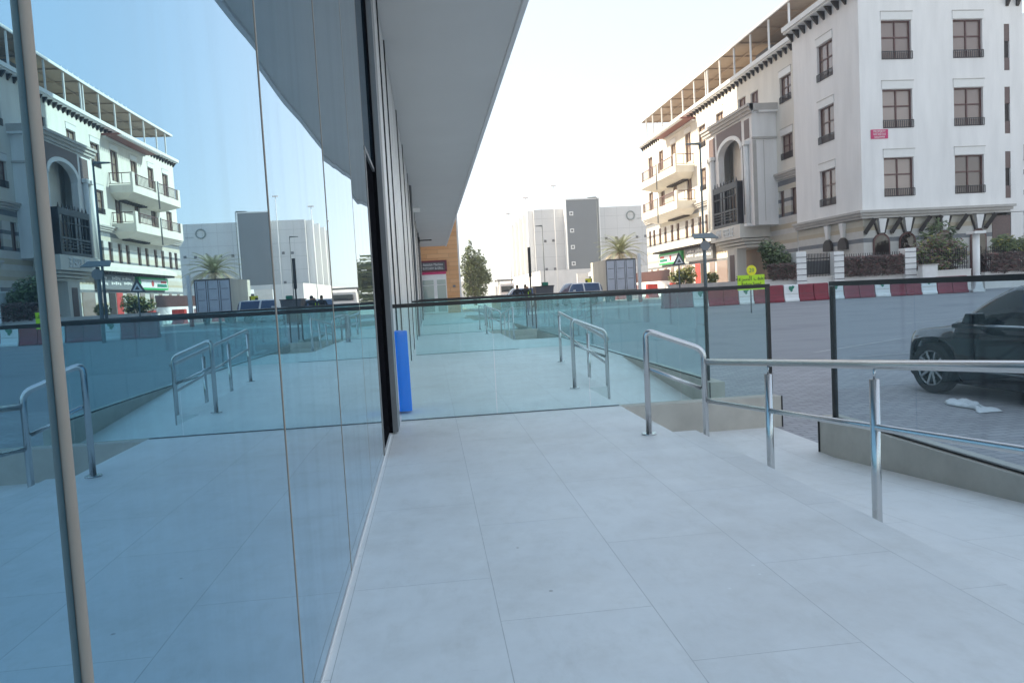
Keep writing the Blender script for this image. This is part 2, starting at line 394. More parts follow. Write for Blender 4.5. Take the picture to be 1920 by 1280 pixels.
def copy_tree(o, parent=None):
    c = o.copy(); COL.objects.link(c); c.parent = parent
    if parent is not None: c.matrix_parent_inverse = o.matrix_parent_inverse.copy()
    for ch in list(o.children): copy_tree(ch, c)
    return c
def text_mesh(s, size, depth=.004, align='CENTER', sx=1.):
    cu = bpy.data.curves.new('lettering', 'FONT'); cu.body = s; cu.size = size; cu.extrude = depth; cu.align_x = align; cu.align_y = 'CENTER'
    cu.resolution_u = 2
    to = bpy.data.objects.new('lettering', cu); COL.objects.link(to)
    dg = bpy.context.evaluated_depsgraph_get(); me = bpy.data.meshes.new_from_object(to.evaluated_get(dg))
    bpy.data.objects.remove(to); bpy.data.curves.remove(cu)
    for v in me.vertices: v.co.x *= sx
    return me
def text(name, s, size, mat, parent, loc, facing='-y', sx=1., depth=.004):
    me = text_mesh(s, size, depth, sx=sx); me.materials.clear(); me.materials.append(M[mat])
    rot = Matrix.Rotation(R(90), 4, 'X')
    if facing == '-x': rot = Matrix.Rotation(R(-90), 4, 'Z') @ rot
    me.transform(Matrix.Translation(Vector(loc)) @ rot)
    o = bpy.data.objects.new(name, me); COL.objects.link(o); o.parent = parent
    if parent.type == 'EMPTY' and parent.get('worldparts'): o.matrix_parent_inverse = Matrix.Translation(-Vector(parent.location))
    return o
def gz(y):
    return -.36 if y <= 13 else (-.36 + .36 * (y - 13) / 25 if y < 38 else 0.)

# ------------------------------------------------------------------ ground
def sheet(name, x0, x1, ys, dz, mat):
    m = MB()
    for a, b in zip(ys[:-1], ys[1:]):
        m.quad((x0, a, gz(a) + dz), (x1, a, gz(a) + dz), (x1, b, gz(b) + dz), (x0, b, gz(b) + dz))
    return struct(m.build(name, mat))
sheet('ground', -500, 500, [-120, 13, 38, 900], -.016, 'sand')
sheet('road', 8.0, 60, [-60, 13, 38, 140], -.008, 'asphalt')
sheet('side_road', 3.7, 8.0, [13.6, 38, 140], -.008, 'asphalt')
sheet('pavement', 3.4, 8.0, [-60, 13, 13.6], -.004, 'paving')
sheet('far_pavement', 13., 60, [38.7, 92], .012, 'paving')
def markings():
    m = MB()
    def ln(x0, y0, x1, y1, w=.12):
        a = Vector((x1 - x0, y1 - y0, 0)).normalized(); n = Vector((-a.y, a.x, 0)) * w / 2
        m.quad((x0 - n.x, y0 - n.y, gz(y0) - .003), (x1 - n.x, y1 - n.y, gz(y1) - .003), (x1 + n.x, y1 + n.y, gz(y1) - .003), (x0 + n.x, y0 + n.y, gz(y0) - .003))
    ln(8.0, 14.8, 8.0 + 3.2, 16.5); ln(8.3, 13.7, 24, 13.7, .1); ln(8.06, -20, 8.06, 12.9, .1)
    for k in range(4): ln(8.6 + .3, 2.5 - k * 5.4, 13.5, 2.5 - k * 5.4, .1)
    ln(14, 20.5, 30, 24.5, .14); ln(12, 31, 34, 36.4, .14)
    return struct(m.build('road_marking', 'paint'))
markings()
k = MB(); k.hull([(3.8, 41.2, -.02), (9, 44.6, -.02), (18, 45.2, -.02), (18, 45.45, -.02), (9, 44.85, -.02), (3.8, 41.45, -.02)],
                 [(3.8, 41.2, .13), (9, 44.6, .13), (18, 45.2, .13), (18, 45.45, .13), (9, 44.85, .13), (3.8, 41.45, .13)])
struct(k.build('kerb', 'white'))

# terrace, ramps -----------------------------------------------------
PER = 17.7; MID = 7.65
def terrace():
    m = MB()
    def slab(x0, x1, y0, y1, z=0.): m.box(x0, x1, y0, y1, -.6, z)
    cuts = [-10.]
    for n in range(3):
        c = MID + n * PER
        a = cuts[-1]
        slab(-.60, 2.2, a, c - 1.58); slab(-.60, 1.95, c - 1.58, c + 1.58)
        # level areas between two ramps
        slab(2.2, 3.62, (a if n == 0 else a + 4.0), c - 5.58)
        # tread
        slab(1.95, 2.26, c - 1.58, c + 1.58, -.165)
        # landing
        slab(2.26, 3.62, c - 1.58, c + 1.58, -.335)
        for sgn in (-1, 1):
            y0 = c + sgn * 1.58; y1 = c + sgn * 5.58
            m.hull([(2.2, y0, -.6), (3.62, y0, -.6), (3.62, y1, -.6), (2.2, y1, -.6)], [(2.2, y0, -.335), (3.62, y0, -.335), (3.62, y1, -.001), (2.2, y1, -.001)])
        cuts.append(c + 1.58)
    slab(-.60, 2.2, cuts[-1], 57.9); slab(2.2, 3.62, cuts[-1] + 4.0, 57.9)
    return struct(m.build('terrace', 'tiles'))
terrace()

# ------------------------------------------------------------------ the shop building on the left
def shop_building():
    b = thing('shop_building', (-.45, 10, 0), 'tall shop building with blue mirrored glass front and deep grey canopy beside the terrace', 'building')
    X = -.43
    MB().box(-22, -.62, -10, 57.9, -.5, 41.5).build('wall', 'cladding', b)
    m = MB(); m.box(-.615, 1.40, -10, 54.1, 4.95, 5.75); m.build('canopy', 'soffit', b)
    m = MB(); m.box(1.403, 1.47, -10, 54.15, 4.90, 5.80); m.build('canopy_lip', 'lip', b)
    MB().box(-.615, -.4265, -10, 57.9, -.02, .016).build('base_strip', 'lip', b)
    # glass panes, gaskets, columns
    spans = [(-5.35, 7.15, 10)]
    for n in range(3):
        spans.append((8.15 + n * PER, 7.15 + (n + 1) * PER, 13))
    for (a, e, n) in spans:
        w = (e - a) / n; e = min(e, 57.5)
        for i in range(n):
            y0 = a + i * w + .006; y1 = a + (i + 1) * w - .006
            if y0 > 57: break
            zlo = .02
            if 6.2 < y1 < 7.2: y1 = 6.94; zlo = 2.46
            m = MB(); dx = [random.uniform(-.0022, .0022) for _ in range(4)]
            # one slightly bowed sheet of glass, 24 mm thick
            NU = 10; rows = []
            bow = random.uniform(.0008, .0022)
            for iv, z in enumerate([zlo + (4.945 - zlo) * q / 4 for q in range(5)]):
                row = []
                for iu in range(NU + 1):
                    f = iu / NU; fz = z / 4.945
                    dxx = (dx[0] * (1 - f) + dx[1] * f) * (1 - fz) + (dx[2] * (1 - f) + dx[3] * f) * fz - bow * 4 * f * (1 - f)
                    row.append((X + dxx, y0 + (y1 - y0) * f, z))
                rows.append(row)
            base = len(m.v)
            for row in rows: m.v += row
            for iv in range(4):
                for iu in range(NU):
                    q = base + iv * (NU + 1) + iu
                    m.f.append((q, q + 1, q + NU + 2, q + NU + 1)); m.mi.append(0); m.sm.append(True)
            m.quad((X - .024, y0, zlo), (X - .024, y0, 4.945), (X - .024, y1, 4.945), (X - .024, y1, zlo))
            m.build('glass_pane', 'mirror' if y0 < 8 else 'film', b)
            if i > 0 and y0 < 30:
                g = MB()
                yy = a + i * w
                if abs(yy - .9) < .02: g.tube([(X + .002, yy, .02), (X + .002, yy, 4.945)], .0068, 12)
                else: g.box(X - .03, X + .0012, yy - .003, yy + .003, .02, 4.945)
                g.build('gasket', 'gasket', b)
    m = MB(); m.box(X - .1, X - .012, 5.97, 6.95, .017, 2.42); m.build('doorway_shade', 'void', b)  # flat black box painted as the shade inside the door recess
    MB().box(X - .1, X + .006, 5.91, 6.95, 2.421, 2.455).box(X - .1, X + .004, 5.91, 5.969, .017, 2.42).build('door_frame', 'greymetal', b)
    for n in range(3):
        for sg in (-1, 1):
            yc = 7.65 + n * PER + sg * .5
            if sg < 0:
                MB().box(X - .03, X + .068, yc - .2, yc + .2, .017, 4.945).build('column', 'greymetal', b)
                MB().box(X - .03, X + .02, yc - .235, yc - .201, .017, 4.945).build('column_gasket', 'void', b)
            else: MB().box(X - .03, X + .012, yc - .09, yc + .2, .017, 4.945).build('column', 'lip', b)
        for yy in (9.45, 10.95, 14.9, 18.2, 22.3):
            yy += n * PER
            if yy < 57: MB().box(X - .03, X + .016, yy - .035, yy + .035, .02, 4.945).build('mullion', 'black', b)
        MB().box(X - .03, X + .006, 7.36 + n * PER, 8.05 + n * PER, .02, 4.945).build('pier_panel', 'lip', b)
    # small bracket under the far soffit
    br = MB(); br.box(X + .03, X + .75, 40.0, 40.06, 4.30, 4.36); br.box(X + .03, X + .12, 39.95, 40.11, 4.2, 4.5); br.build('bracket', 'black', b)
    br = MB(); br.box(X + .03, X + .30, 27.0, 27.1, 4.35, 4.5); br.build('sensor_box', 'white', b)
    return b
shop_building()

# blue film wrapped round a column foot
def blue_wrap():
    m = MB(); pts = []
    prof = [(-.392, 8.16), (-.392, 8.114), (-.34, 8.112), (-.29, 8.112), (-.258, 8.114), (-.256, 8.17), (-.27, 8.38), (-.392, 8.40)]
    bot = [(x, y, .03) for x, y in prof]; top = [(x - .006, y + .004, .90 + .012 * math.sin(i * 2.1)) for i, (x, y) in enumerate(prof)]
    m.hull(bot, top)
    o = m.build('blue_wrap', 'blue'); tag(o, 'bright blue protective film wrapped round the column foot behind the glass barrier', 'plastic film')
    return o
blue_wrap()

# ------------------------------------------------------------------ glass barriers
def cross_barrier(y, label, far=False):
    b = thing('glass_barrier', (1.6, y, 0), label, 'glass barrier', 'glass barriers across the terrace')
    x0, x1 = -.36, 3.62
    n = 4; w = (x1 - x0) / n
    for i in range(n):
        a = x0 + i * w + .004; e = x0 + (i + 1) * w - .004
        MB().box(a, e, y - .006, y + .006, .006, 1.165).build('glass_pane', 'glass', b)
    MB().box(x0 - .03, x1 + .03, y - .025, y + .025, 1.165, 1.205).build('top_rail', 'black', b, .004)
    MB().box(x0, 1.94, y - .010, y + .010, .002, .010).build('bottom_channel', 'lampgrey', b)
    MB().box(x1 - .008, x1 + .028, y - .02, y + .02, .002, 1.163).build('end_post', 'black', b)
    m = MB(); m.box(1.953, 3.70, y - .1, y + .1, -.34, -.004); m.build('plinth', 'plinth', b, .003)
    MB().box(3.702, 3.714, y - .104, y - .092, -.34, -.002).build('plinth_trim', 'black', b)
    return b
cross_barrier(7.65, 'nearest teal glass barrier with black top rail running across the terrace')
cross_barrier(16.5, 'teal glass barrier across the terrace just beyond the farther handrail')
cross_barrier(25.35, 'third glass barrier across the terrace, behind the two nearer ones')
cross_barrier(34.2, 'farthest glass barrier across the terrace towards the orange building')

def outer_barrier(y0, y1, label, mat, zplinth):
    b = thing('glass_barrier', (3.55, (y0 + y1) / 2, 0), label, 'glass barrier', 'glass barriers along the outer ramp edge')
    x = 3.5; sg = 1 if y1 > y0 else -1; L = abs(y1 - y0); n = max(2, round(L / 1.03)); w = L / n
    ys = y0 + sg * .22
    n = max(2, int((L - .22) / 1.03)); w = (L - .22) / n
    for i in range(n):
        a = ys + sg * (i * w + .006); e = ys + sg * ((i + 1) * w - .006)
        MB().box(x - .006, x + .006, a, e, .006, 1.165).build('glass_pane', mat, b)
    MB().box(x - .025, x + .025, ys - sg * .03, y1, 1.165, 1.205).build('top_rail', 'black', b, .004)
    MB().box(x - .02, x + .02, ys - sg * .03, ys - sg * .001, .004, 1.163).build('end_post', 'black', b)
    MB().box(x - .014, x + .014, ys, y1, .002, .014).build('bottom_channel', 'black', b)
    MB().box(x - .05, x + .14, y0 + sg * .013, y1, -.5, -.002).build('plinth', 'plinth', b, .003)
    MB().box(x - .062, x - .051, y0 + sg * .008, y0 + sg * .022, -.5, .0).build('plinth_trim', 'black', b)
    return b
outer_barrier(6.33, -8, 'bluish glass barrier on a tapering stone plinth in front of the black car', 'bluglass', 0)
outer_barrier(8.92, 24.1, 'long glass barrier along the ramp beyond the nearest cross barrier', 'glass', 0)
outer_barrier(26.6, 41.8, 'farthest glass barrier along the ramp edge behind the other ones', 'glass', 0)

# ------------------------------------------------------------------ handrails
def handrail(mirror, off, label):
    f = (lambda y: 2 * MID - y + off) if mirror else (lambda y: y + off)
    P = lambda x, y, z: (x, f(y), z)
    b = thing('handrail', P(2.24, 4.5, -.3), label, 'handrail', 'steel handrails of the ramps')
    r = .0245
    lp = MB(); lp.tube(fillet([P(1.78, 6.04, .0), P(1.78, 6.03, .885), P(2.24, 5.93, .70), P(2.24, 5.93, -.31)], .075, 7), r, 16); lo = lp.build('end_loop', 'steel', b)
    MB().tube([P(1.78, 6.04, .001), P(1.78, 6.04, .012)], .062, 20).build('base_flange', 'steel', lo)
    MB().tube([P(1.805, 6.03, .555), P(2.215, 5.95, .375)], .017, 12).build('middle_rail', 'steel', b)
    sl = .0805
    z = lambda y: .595 + sl * (5.93 - y)
    MB().tube(fillet([P(2.265, 5.92, z(5.92)), P(2.25, 2.47, z(2.47)), P(2.25, 2.44, z(2.44) - .06)], .03, 4), r * 1.02, 16).build('top_rail', 'steel', b)
    MB().tube([P(2.25, 5.90, z(5.90) - .325), P(2.25, 2.46, z(2.46) - .325)], .0175, 12).build('middle_rail', 'steel', b)
    for y in (4.77, 3.56):
        p = MB().tube([P(2.25, y, -.31), P(2.25, y, z(y) - .075)], r, 16).build('post', 'steel', b)
        MB().tube([P(2.25, y, z(y) - .074), P(2.25, y, z(y) - .02)], .0065, 8).build('pin', 'steel', p)
    p = MB().tube([P(2.25, 2.44, .0), P(2.25, 2.44, z(2.44) - .02)], r, 16).build('post', 'steel', b)
    MB().tube([P(2.25, 2.44, .001), P(2.25, 2.44, .012)], .062, 20).build('base_flange', 'steel', p)
    return b
handrail(False, 0, 'nearest brushed steel handrail running along the ramp in front of the nearest glass barrier')
handrail(True, 0, 'brushed steel handrail just behind the nearest glass barrier, rising away')
handrail(False, PER, 'small distant steel handrail seen through two sheets of barrier glass')
handrail(True, PER, 'farthest steel handrail on the terrace, beyond the third glass barrier')

# ------------------------------------------------------------------ orange building with butchery sign
def orange_building():
    b = thing('shop_block', (1, 58, 0), 'orange panelled building corner with a butchery shop at the end of the canopy', 'building')
    MB().box(-22, 2.42, 58, 72.8, -.5, 41).build('wall', 'planks', b)
    MB().box(2.42, 2.55, 58.05, 58.35, 0, 7.5).build('corner_trim', 'white', b)
    f = MB(); f.box(-.47, 1.42, 57.94, 57.998, .02, 3.3); fo = f.build('shopfront', 'white', b)
    for (x0, x1, z0, z1) in ((-.45, .42, .15, 2.2), (-.45, .42, 2.26, 2.62), (.68, 1.36, .15, 2.2), (.68, 1.36, 2.26, 2.62)):
        MB().box(x0, x1, 57.925, 57.938, z0, z1).build('pane', 'doorglass', fo)
    s = MB(); s.box(-.5, 1.52, 57.86, 57.99, 3.25, 4.12); so_ = s.build('shop_sign', 'maroon', b)
    MB().box(-.5, 1.36, 57.835, 57.858, 3.36, 3.98).build('sign_panel', 'signgrey', so_)
    text('lettering', 'Abdullah Machine', .27, 'white', so_, (.44, 57.828, 3.80), sx=.80)
    text('lettering', 'BUTCHERY & GRILL', .25, 'white', so_, (.44, 57.828, 3.51), sx=.72)
    MB().box(-.5, 1.42, 57.90, 57.937, 3.05, 3.24).build('sign_skirt', 'pinksign', b)
    MB().box(1.9, 2.1, 57.9, 57.99, 2.0, 2.15).build('wall_lamp', 'greymetal', b)
    MB().box(-.4, 1.45, 54.4, 54.9, 5.1, 5.45).build('bulkhead', 'tan', b)
    return b
orange_building()

# ------------------------------------------------------------------ apartment building
def wall_grid(m, axis, pl, u0, u1, v0, v1, holes, depth):
    """wall sheet in the plane axis=pl, facing -axis, with recessed openings (u0,u1,v0,v1)"""
    def P(u, v, w): return (u, pl + w, v) if axis == 'y' else (pl + w, u, v)
    us = sorted(set([u0, u1] + [h[0] for h in holes] + [h[1] for h in holes])); vs = sorted(set([v0, v1] + [h[2] for h in holes] + [h[3] for h in holes]))
    us = [u for u in us if u0 <= u <= u1]; vs = [v for v in vs if v0 <= v <= v1]
    for a, e in zip(us[:-1], us[1:]):
        for c, g in zip(vs[:-1], vs[1:]):
            mu, mv = (a + e) / 2, (c + g) / 2
            if any(h[0] < mu < h[1] and h[2] < mv < h[3] for h in holes): continue
            m.quad(P(a, c, 0), P(e, c, 0), P(e, g, 0), P(a, g, 0))
    for (a, e, c, g) in holes:
        for q in ((a, c, e, c), (e, c, e, g), (e, g, a, g), (a, g, a, c)):
            m.quad(P(q[0], q[1], 0), P(q[2], q[3], 0), P(q[2], q[3], depth), P(q[0], q[1], depth))
def window(par, axis, pl, u0, u1, v0, v1, rail=True, shut=True, glass='winglass', split=True, reveal=.22):
    def bx(m, a, e, c, g, w0, w1):
        if axis == 'y': m.box(a, e, pl + w0, pl + w1, c, g)
        else: m.box(pl + w0, pl + w1, a, e, c, g)
    m = MB(); t = .075
    bx(m, u0, u0 + t, v0, v1, reveal - .06, reveal); bx(m, u1 - t, u1, v0, v1, reveal - .06, reveal)
    bx(m, u0 + t, u1 - t, v0, v0 + t, reveal - .06, reveal); bx(m, u0 + t, u1 - t, v1 - t, v1, reveal - .06, reveal)
    if split:
        um = (u0 + u1) / 2; vm = v0 + .58 * (v1 - v0)
        bx(m, um - .045, um + .045, v0 + t, v1 - t, reveal - .05, reveal + .001); bx(m, u0 + t, um - .045, vm - .04, vm + .04, reveal - .049, reveal + .002); bx(m, um + .045, u1 - t, vm - .04, vm + .04, reveal - .049, reveal + .002)
    f = m.build('window', 'brownframe', par)
    g = MB(); bx(g, u0 + .01, u1 - .01, v0 + .01, v1 - .01, reveal + .005, reveal + .02); g.build('pane', glass, f)
    if rail:
        r = MB(); h = .50
        bx(r, u0 + .01, u1 + .05, v0 + h - .04, v0 + h, -.05, -.01); bx(r, u0 + .01, u1 + .05, v0 + .02, v0 + .05, -.05, -.01)
        n = max(5, int((u1 - u0) / .125))
        for i in range(n + 1):
            a = u0 + .01 + (u1 - u0 + .02) * i / n; bx(r, a, a + .03, v0 + .05, v0 + h - .04, -.045, -.015)
        r.build('window_guard', 'darkrail', f)
    if shut:
        s = MB(); bx(s, u0 - .03, u1 + .06, v1 + .02, v1 + .50, -.05, -.003); s.build('shutter_box', 'shutter', f)
        s = MB(); bx(s, u0 - .05, u1 + .09, v1 + .503, v1 + .55, -.07, -.003); s.build('shutter_ledge', 'stone_grey', f)
    return f
def ledge(par, segs, z0, z1, proud=.45, mat='stone_grey', name='ledge'):
    m = MB()
    for (ax, pl, u0, u1) in segs:
        for (za, zb, pr) in ((z0, z0 + (z1 - z0) * .35, proud * .45), (z0 + (z1 - z0) * .35 + .002, z0 + (z1 - z0) * .7, proud * .72), (z0 + (z1 - z0) * .7 + .002, z1, proud)):
            if ax == 'y': m.box(u0 - pr, u1 + pr, pl - pr, pl - .003, za, zb)
            else: m.box(pl - pr, pl - .003, u0, u1, za, zb)
    return m.build(name, mat, par)
def apartments():
    b = thing('apartment_building', (34, 60, 0), 'white and cream apartment building with brown windows, dark eaves brackets and rooftop shade', 'building')
    XF = 27.28; YF = 44.; XR = 27.9
    # front block, front face
    rows = ((14.46, 16.84), (10.26, 12.64), (6.03, 8.44))
    holes = []
    for (v0, v1) in rows: holes += [(28.76, 30.76, v0, v1), (33.55, 35.55, v0, v1)]
    for (v0, v1) in ((13.64, 16.51), (9.7, 12.62), (5.63, 8.58)): holes.append((37.02, 37.40, v0, v1))
    m = MB(); wall_grid(m, 'y', YF, XF, 38.28, 4.75, 19.2, holes, .3)
    sh = [(46.98, 48.93, v0, v1) for (v0, v1) in rows]
    wall_grid(m, 'x', XF, YF, 52.3, 4.75, 19.2, sh, .3)
    m.quad((XF, YF, 19.2), (38.28, YF, 19.2), (38.28, 52.3, 19.2), (XF, 52.3, 19.2)); m.quad((38.28, YF, 0), (38.28, 52.3, 0), (38.28, 52.3, 19.2), (38.28, YF, 19.2))
    m.quad((XF, 52.3, 0), (XF, 52.3, 19.2), (XR + .6, 52.3, 19.2), (XR + .6, 52.3, 0))
    m.build('wall', 'plaster', b)
    for (v0, v1) in rows:
        for u in (28.76, 33.55): window(b, 'y', YF, u, u + 2.0, v0, v1, glass=random.choice(('winglass', 'winglass_b', 'winglass_c')))
        window(b, 'x', XF, 46.98, 48.93, v0, v1)
    for (v0, v1) in ((13.64, 16.51), (9.7, 12.62), (5.63, 8.58)):
        s = MB(); s.box(37.02, 37.40, YF + .12, YF + .2, v0 + .8, v1 - 1.05); so_ = s.build('slit_window', 'darkwood', b)
        p = MB(); p.box(37.02, 37.40, YF + .03, YF + .1, v1 - 1.04, v1); p.box(37.02, 37.40, YF + .03, YF + .1, v0, v0 + .79); p.build('panel', 'brownlattice', so_)
    # ground floor of the front block, slightly recessed
    m = MB(); wall_grid(m, 'y', YF + .06, XF + .06, 36.1, 0, 4.7, [], .2); wall_grid(m, 'x', XF + .06, YF + .06, 52.3, 0, 4.7, [], .2)
    m.build('ground_floor_wall', 'striped', b)
    MB().box(36.1, 38.28, YF + .4, YF + .5, 0, 4.7).build('porch_wall', 'darkwood', b)
    MB().box(36.12, 37.38, YF + .05, YF + .12, 2.75, 4.55).build('lattice_panel', 'brownlattice', b)
    MB().box(37.41, 38.27, YF + .02, YF + .39, 0, 4.72).build('corner_pier', 'plaster', b)
    ledge(b, [('y', YF, XF, 37.0)], 4.72, 5.22, .42); ledge(b, [('x', XF, YF - .01, 52.3)], 4.722, 5.218, .42)
    # raking struts and tapered columns below the ledge
    for u in (27.85, 29.65, 31.6, 32.35, 34.1, 36.05): st = MB(); st.bar((u, YF - .35, 4.68), (u - .46, YF - .02, 3.8), .32, .24); st.build('strut', 'darkwood', b)
    for u in (28.5, 30.25, 32.75, 35.1):
        c = MB(); c.hull([(u - .12, YF - .14, 3.8), (u + .12, YF - .14, 3.8), (u + .12, YF + .055, 3.8), (u - .12, YF + .055, 3.8)],
                         [(u - .27, YF - .2, 4.68), (u + .27, YF - .2, 4.68), (u + .27, YF + .055, 4.68), (u - .27, YF + .055, 4.68)]); c.build('tapered_column', 'plaster', b)
        sd = MB()
        for s_ in (-1, 1): sd.bar((u + s_ * .5, YF + .01, 4.66), (u + s_ * .2, YF + .01, 3.75), .12, .08)
        sd.build('side_strut', 'darkwood', b)
        arch = [(u - .56, .5), (u + .56, .5), (u + .56, 3.2)] + [(u + .56 * math.cos(a), 3.2 + .58 * math.sin(a)) for a in [math.pi * k / 10 for k in range(1, 10)]] + [(u - .56, 3.2)]
        a_ = MB(); a_.prism(arch, 'y', YF - .03, YF + .05); ao = a_.build('arched_window', 'brownframe', b)
        arch2 = [(u + (x - u) * .84, .5 + (z - .5) * .95 + .05) for x, z in arch]
        a_ = MB(); a_.prism(arch2, 'y', YF - .036, YF - .032); a_.build('pane', 'darkpane', ao)
    for u in (48.05, 46.2):
        c = MB(); c.hull([(XF - .14, u - .12, 3.75), (XF + .055, u - .12, 3.75), (XF + .055, u + .12, 3.75), (XF - .14, u + .12, 3.75)],
                         [(XF - .2, u - .25, 4.68), (XF + .055, u - .25, 4.68), (XF + .055, u + .25, 4.68), (XF - .2, u + .25, 4.68)]); c.build('tapered_column', 'plaster', b)
        arch = [(u - .5, 2.95), (u + .5, 2.95)] + [(u + .5 * math.cos(a), 3.2 + .5 * math.sin(a)) for a in [math.pi * k / 10 for k in range(0, 11)]]
        a_ = MB(); a_.prism(arch, 'x', XF - .16, XF + .05); a_.build('arched_window', 'darkwood', b)
    # front block cornice with brackets
    m = MB(); m.box(XF - .75, XF + 1, YF + .0, 52.4, 19.0, 19.34); m.box(XF - .62, XF + .8, YF - .02, 52.4, 18.86, 18.998)
    m.build('cornice', 'shutter', b)
    for i in range(10):
        m = MB(); y = YF + .35 + i * .86; m.hull([(XF - .003, y, 18.3), (XF - .003, y + .15, 18.3), (XF - .06, y + .15, 18.3), (XF - .06, y, 18.3)], [(XF - .003, y, 18.85), (XF - .003, y + .15, 18.85), (XF - .5, y + .15, 18.85), (XF - .5, y, 18.85)]); m.build('eaves_bracket', 'darkwood', b)
    m = MB(); m.box(37.0, 39.2, YF - .6, YF + .6, 18.3, 18.6); m.build('corner_cornice', 'shutter', b)
    m = MB()
    for u in (37.15, 37.85, 38.5): m.hull([(u, YF - .003, 17.6), (u + .18, YF - .003, 17.6), (u + .18, YF - .06, 17.6), (u, YF - .06, 17.6)], [(u, YF - .003, 18.29), (u + .18, YF - .003, 18.29), (u + .18, YF - .5, 18.29), (u, YF - .5, 18.29)])
    m.build('corner_bracket', 'darkwood', b)
    # block behind on the right
    m = MB(); m.box(38.285, 60, 48, 92, 0, 18.6); m.build('rear_wing', 'plaster', b)
    m = MB(); m.box(38.3, 60, 47.55, 47.995, 8.6, 9.6); m.build('rear_ledge', 'stone_grey', b)
    m = MB()
    for z in (7.6, 6.2, 4.8, 3.2): m.box(38.3, 60, 47.98, 47.997, z, z + .35)
    m.build('rear_band', 'towergrey', b)
    # long side wall
    top = [(53.8, 55.6, 14.7, 16.65), (59.35, 60.8, 15.0, 16.9), (61.75, 63.3, 15.2, 17.05), (66.65, 68.4, 14.7, 17.0), (71.1, 72.95, 14.7, 16.85)]
    far = [(75.2, 76.9, 14.0, 17.0), (79.9, 81.5, 14.0, 16.85), (84.3, 85.9, 14.7, 16.9), (88.4, 90.1, 14.3, 16.9)]
    top2 = [(53.8, 55.6, 10.4, 12.25), (71.1, 72.95, 10.5, 12.65)]
    far2 = [(75.4, 76.9, 9.9, 12.75), (80.0, 81.3, 9.9, 12.75), (84.3, 85.8, 10.4, 12.7), (88.7, 90.4, 10.4, 12.7)]
    slots = [(53.5, 54.35, 6.1, 8.1), (55.4, 56.2, 6.1, 8.1)] + [(y - .45, y + .45, 6.15, 8.05) for y in (66.9, 69.1, 71.6, 73.5, 75.6, 77.4, 80.2, 82.2, 84.6, 86.6, 88.9, 90.6)]
    m = MB(); wall_grid(m, 'x', XR, 52.3, 92, 9.0, 18.7, top + far + top2 + far2, .3)
    m.quad((XR, 92, 0), (XR, 92, 18.7), (38.28, 92, 18.7), (38.28, 92, 0)); m.quad((XR, 52.3, 18.7), (38.28, 52.3, 18.7), (38.28, 92, 18.7), (XR, 92, 18.7))
    m.build('side_wall', 'plaster_cream', b)
    m = MB(); wall_grid(m, 'x', XR, 52.3, 92, 0, 8.999, slots, .3); m.build('lower_side_wall', 'striped', b)
    MB().box(XR + .31, XR + .4, 52.35, 91.9, .1, 18.6).build('wall_core', 'darkwood', b)
    for w in top + top2: window(b, 'x', XR, *w, glass='winglass_sun' if w[0] > 64 else 'winglass', rail=w[0] < 58 or w[0] > 70, shut=w[0] < 58 or w[0] > 64)
    for w in far + far2: window(b, 'x', XR, *w, glass='winglass_sun', rail=False)
    for w in slots: window(b, 'x', XR, *w, glass='winglass', rail=False, shut=False, split=False)
    ledge(b, [('x', XR, 52.31, 56.3), ('x', XR, 66.0, 92.)], 8.95, 9.45, .4, name='side_ledge')
    m = MB(); m.box(XR - .55, XR + .8, 52.41, 92.4, 18.72, 19.03); m.box(XR - .4, XR + .6, 52.42, 92.3, 18.60, 18.718); m.build('side_cornice', 'shutter', b)
    y = 52.7
    while y < 92:
        m = MB(); m.hull([(XR - .003, y, 18.15), (XR - .003, y + .16, 18.15), (XR - .05, y + .16, 18.15), (XR - .05, y, 18.15)], [(XR - .003, y, 18.59), (XR - .003, y + .16, 18.59), (XR - .36, y + .16, 18.59), (XR - .36, y, 18.59)]); y += .8; m.build('eaves_bracket', 'darkwood', b)
    # rooftop shade canopy
    c = MB(); c.box(27.55, 40, 52.45, 91.2, 21.62, 21.66); co = c.build('shade_roof', 'tan', b)
    m = MB(); m.box(27.45, 27.545, 52.4, 91.3, 21.52, 21.74); m.box(27.55, 40, 91.21, 91.3, 21.52, 21.74); m.build('roof_edge', 'white', co)
    m = MB(); y = 55.
    while y < 91: m.box(27.56, 40, y, y + .1, 21.50, 21.615); y += 3.6
    for x in (29.5, 32, 35): m.box(x, x + .1, 52.5, 91.1, 21.44, 21.495)
    m.build('roof_beam', 'tan', co)
    m = MB()
    for i in range(14): m.box(27.5, 27.56, 66 + i * 1.0, 66.1 + i * 1.0, 21.745, 21.90)
    m.build('roof_stud', 'whiteplastic', co)
    for y in (53.3, 56.6, 59.9, 63.2, 66.4, 69.4, 69.9, 73.0, 76.4, 80.0, 83.4, 86.8, 89.4):
        MB().box(27.6, 27.72, y, y + .12, 19.03, 21.51).build('roof_post', 'white', b)
    for y in (84, 87.5, 90.5): MB().box(33, 33.12, y, y + .12, 18.7, 21.43).build('roof_post', 'white', b)
    MB().box(29.5, 33, 60, 63, 18.71, 20.7).build('roof_hut', 'signgrey', b)
    # sloping tiled hood below the cornice
    h = MB(); h.hull([(XR - .003, 73.6, 17.9), (26.4, 73.6, 17.95), (26.4, 83.4, 17.95), (XR - .003, 83.4, 17.9)], [(XR - .003, 73.6, 18.1), (26.35, 73.6, 18.1), (26.35, 83.4, 18.1), (XR - .003, 83.4, 18.1)])
    ho = h.build('tiled_hood', 'tileroof', b)
    for i in range(22): MB().bar((26.15, 73.8 + i * .44, 17.92), (26.55, 73.8 + i * .44, 17.92), .16, .12).build('rafter', 'shutter', ho)
    for i in range(22): MB().box(XR - .35, XR - .003, 73.7 + i * .44, 73.85 + i * .44, 17.72, 17.88).build('rafter', 'shutter', ho)
